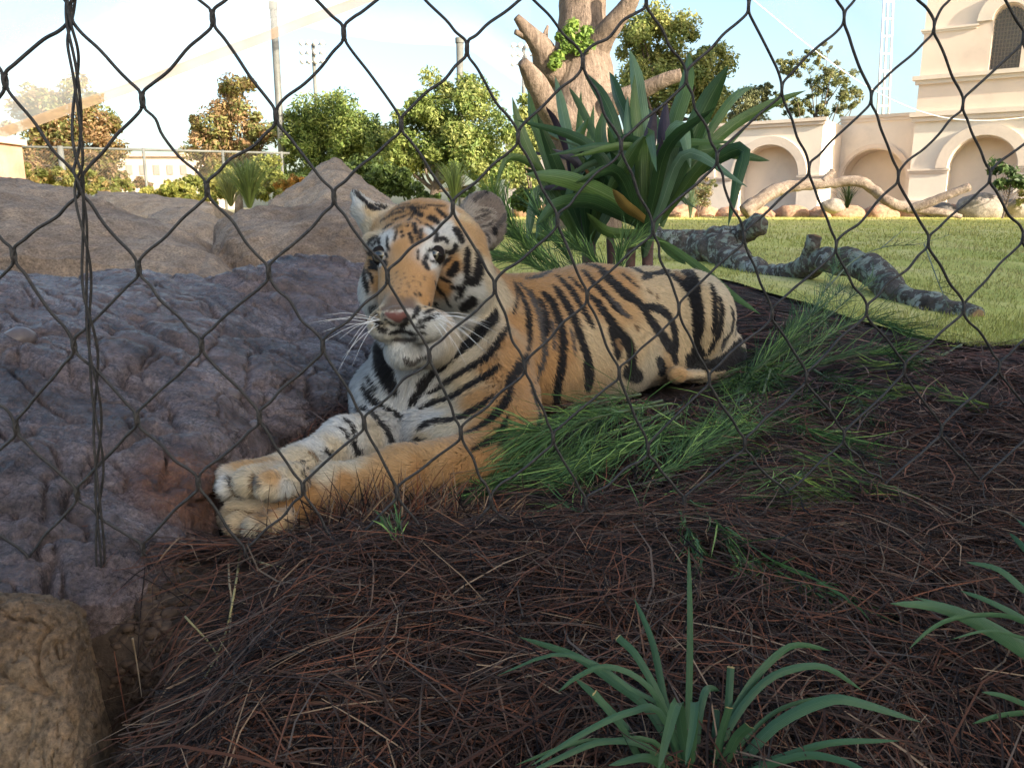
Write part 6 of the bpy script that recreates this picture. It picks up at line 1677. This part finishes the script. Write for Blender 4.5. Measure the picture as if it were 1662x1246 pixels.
def build_bits():
    dm = mat_attr('dry_stalk', .6, .3)
    def stalk(label, pts, w, c):
        pp = []
        for k, q in enumerate(pts):
            g = onground(q[0], q[1]); eye = np.array([0, 0, CAMZ])
            pp.append(eye + (g - eye) * (.955 if k else .93))
        path = catmull(pp, 22)
        V, Q, T = tube(path, np.interp(np.linspace(0, 1, 22), [0, .2, 1], [w, w * .8, w * .35]), 5)
        add('dry_stalk', np_mesh('stalk', V, Q, T, np.broadcast_to(c, V.shape), True), dm, None, label, 'stalk', 'dry stalks hanging beside the paws')
    Y = (.34, .27, .11)
    stalk('longest yellow dry stalk hanging below the paws', [(391, 886, .70), (383, 945, .68), (362, 1040, .62), (312, 1135, .56), (248, 1246, .5)], .0014, Y)
    stalk('pale dry stalk left of the longest yellow one', [(371, 880, .72), (372, 940, .70), (376, 985, .68), (366, 1100, .62), (360, 1200, .56)], .0013, (.28, .20, .11))
    stalk('short yellow stalk lying across towards the right below the paws', [(398, 908, .70), (430, 914, .71), (462, 922, .72)], .0015, (.40, .33, .16))
    stalk('thin bent yellow stalk curving over the soil', [(300, 1000, .60), (345, 1050, .60), (352, 1080, .59), (330, 1130, .56), (270, 1230, .50)], .0009, (.28, .23, .10))
    stalk('thin straw-coloured stalk standing left of the others', [(215, 1035, .58), (222, 1075, .57), (230, 1130, .55)], .0009, (.26, .19, .12))
    lm = mat_noise('dead_leaf', [(.3, (.20, .10, .05)), (.7, (.42, .25, .15))], 60, .8, .5, .002)
    for k, (px, py, r_, lab) in enumerate(((1165, 713, 17, 'small curled tan dead leaf among the green sprigs'), (985, 1022, 10, 'tiny brown seed husk on the straw above the blade clump'), (1628, 912, 22, 'dull grey dead leaf beside the right-edge blade clump'), (1040, 796, 8, 'tiny pale dead leaf at the cut stalk'), (780, 1010, 13, 'small brown dead leaf on the straw at centre'))):
        g = onground(px, py); s = r_ * g[1] / FPX * 1.1
        rr = np.random.default_rng(k)
        u = np.linspace(-1, 1, 9); vv = np.linspace(-1, 1, 5)
        U, W = np.meshgrid(u, vv, indexing='ij')
        wd = (1 - U ** 2) * .5 + .02
        V = np.stack([U * s, W * wd * s * 1.2, s * (.45 * U * U + .5 * (W * wd) ** 2 * 2 + .08 * rr.normal(0, 1, U.shape))], -1).reshape(-1, 3)
        i = np.arange(8)[:, None] * 5; j = np.arange(4)[None]
        Q = np.stack([i + j, i + 5 + j, i + 6 + j, i + 1 + j], -1).reshape(-1, 4)
        o = add('dead_leaf', np_mesh('dead_leaf', V, Q, None, None, True), lm, None, lab, 'leaf')
        o.location = g + np.array([0, 0, .016]); o.rotation_euler = (.3, .2, k * 1.3)
    tw = mat_noise('twig_bark', [(.3, (.03, .024, .022)), (.7, (.10, .08, .07))], 60, .9, .6, .002)
    path = catmull([P(600, 1250, .43), P(632, 1228, .435), P(662, 1212, .44), P(690, 1200, .445)], 16)
    V, Q, T = tube(path, np.linspace(.0035, .0018, 16), 8, rough=.3)
    add('twig', np_mesh('twig', V, Q, T, None, True), tw, None, 'short dark rough twig at the bottom edge left of centre', 'twig')
    # hollow: dark crumbs of soil
    cm = mat_noise('dark_crumb', [(.3, (.010, .009, .009)), (.7, (.035, .03, .028))], 80, .9, .8, .003)
    mb = MB(); rr = np.random.default_rng(3)
    for k in range(260):
        g = onground(1290 + rr.normal(0, 50), 755 + rr.normal(0, 20)); s = rr.uniform(.002, .007)
        V, T = blob(g + (0, 0, .010), (s, s, s * .8), k, .4, 1)
        mb.put(V, None, T)
    mb2 = MB()
    for k in range(420):
        g = onground(235 + rr.normal(0, 70), 1090 + rr.normal(0, 90)); s = rr.uniform(.0015, .008)
        V, T = blob(g + (0, 0, .001), (s * 1.2, s, s * .7), k + 900, .45, 1)
        mb2.put(V, None, T)
    add('soil_clods', mb2.mesh('soil_clods', True), mat_noise('soil_clod', [(.3, (.03, .02, .014)), (.7, (.12, .08, .055))], 60, .95, .8, .003), None, 'dark brown soil clods beside the stone curb', 'soil', kind='stuff')
    add('soil_crumbs', mb.mesh('soil_crumbs', True), cm, None, 'black crumbly soil in the hollow right of the green sprigs', 'soil', kind='stuff')

build_logs()
build_strap_plants()
build_blades()
build_sprays()
build_bits()
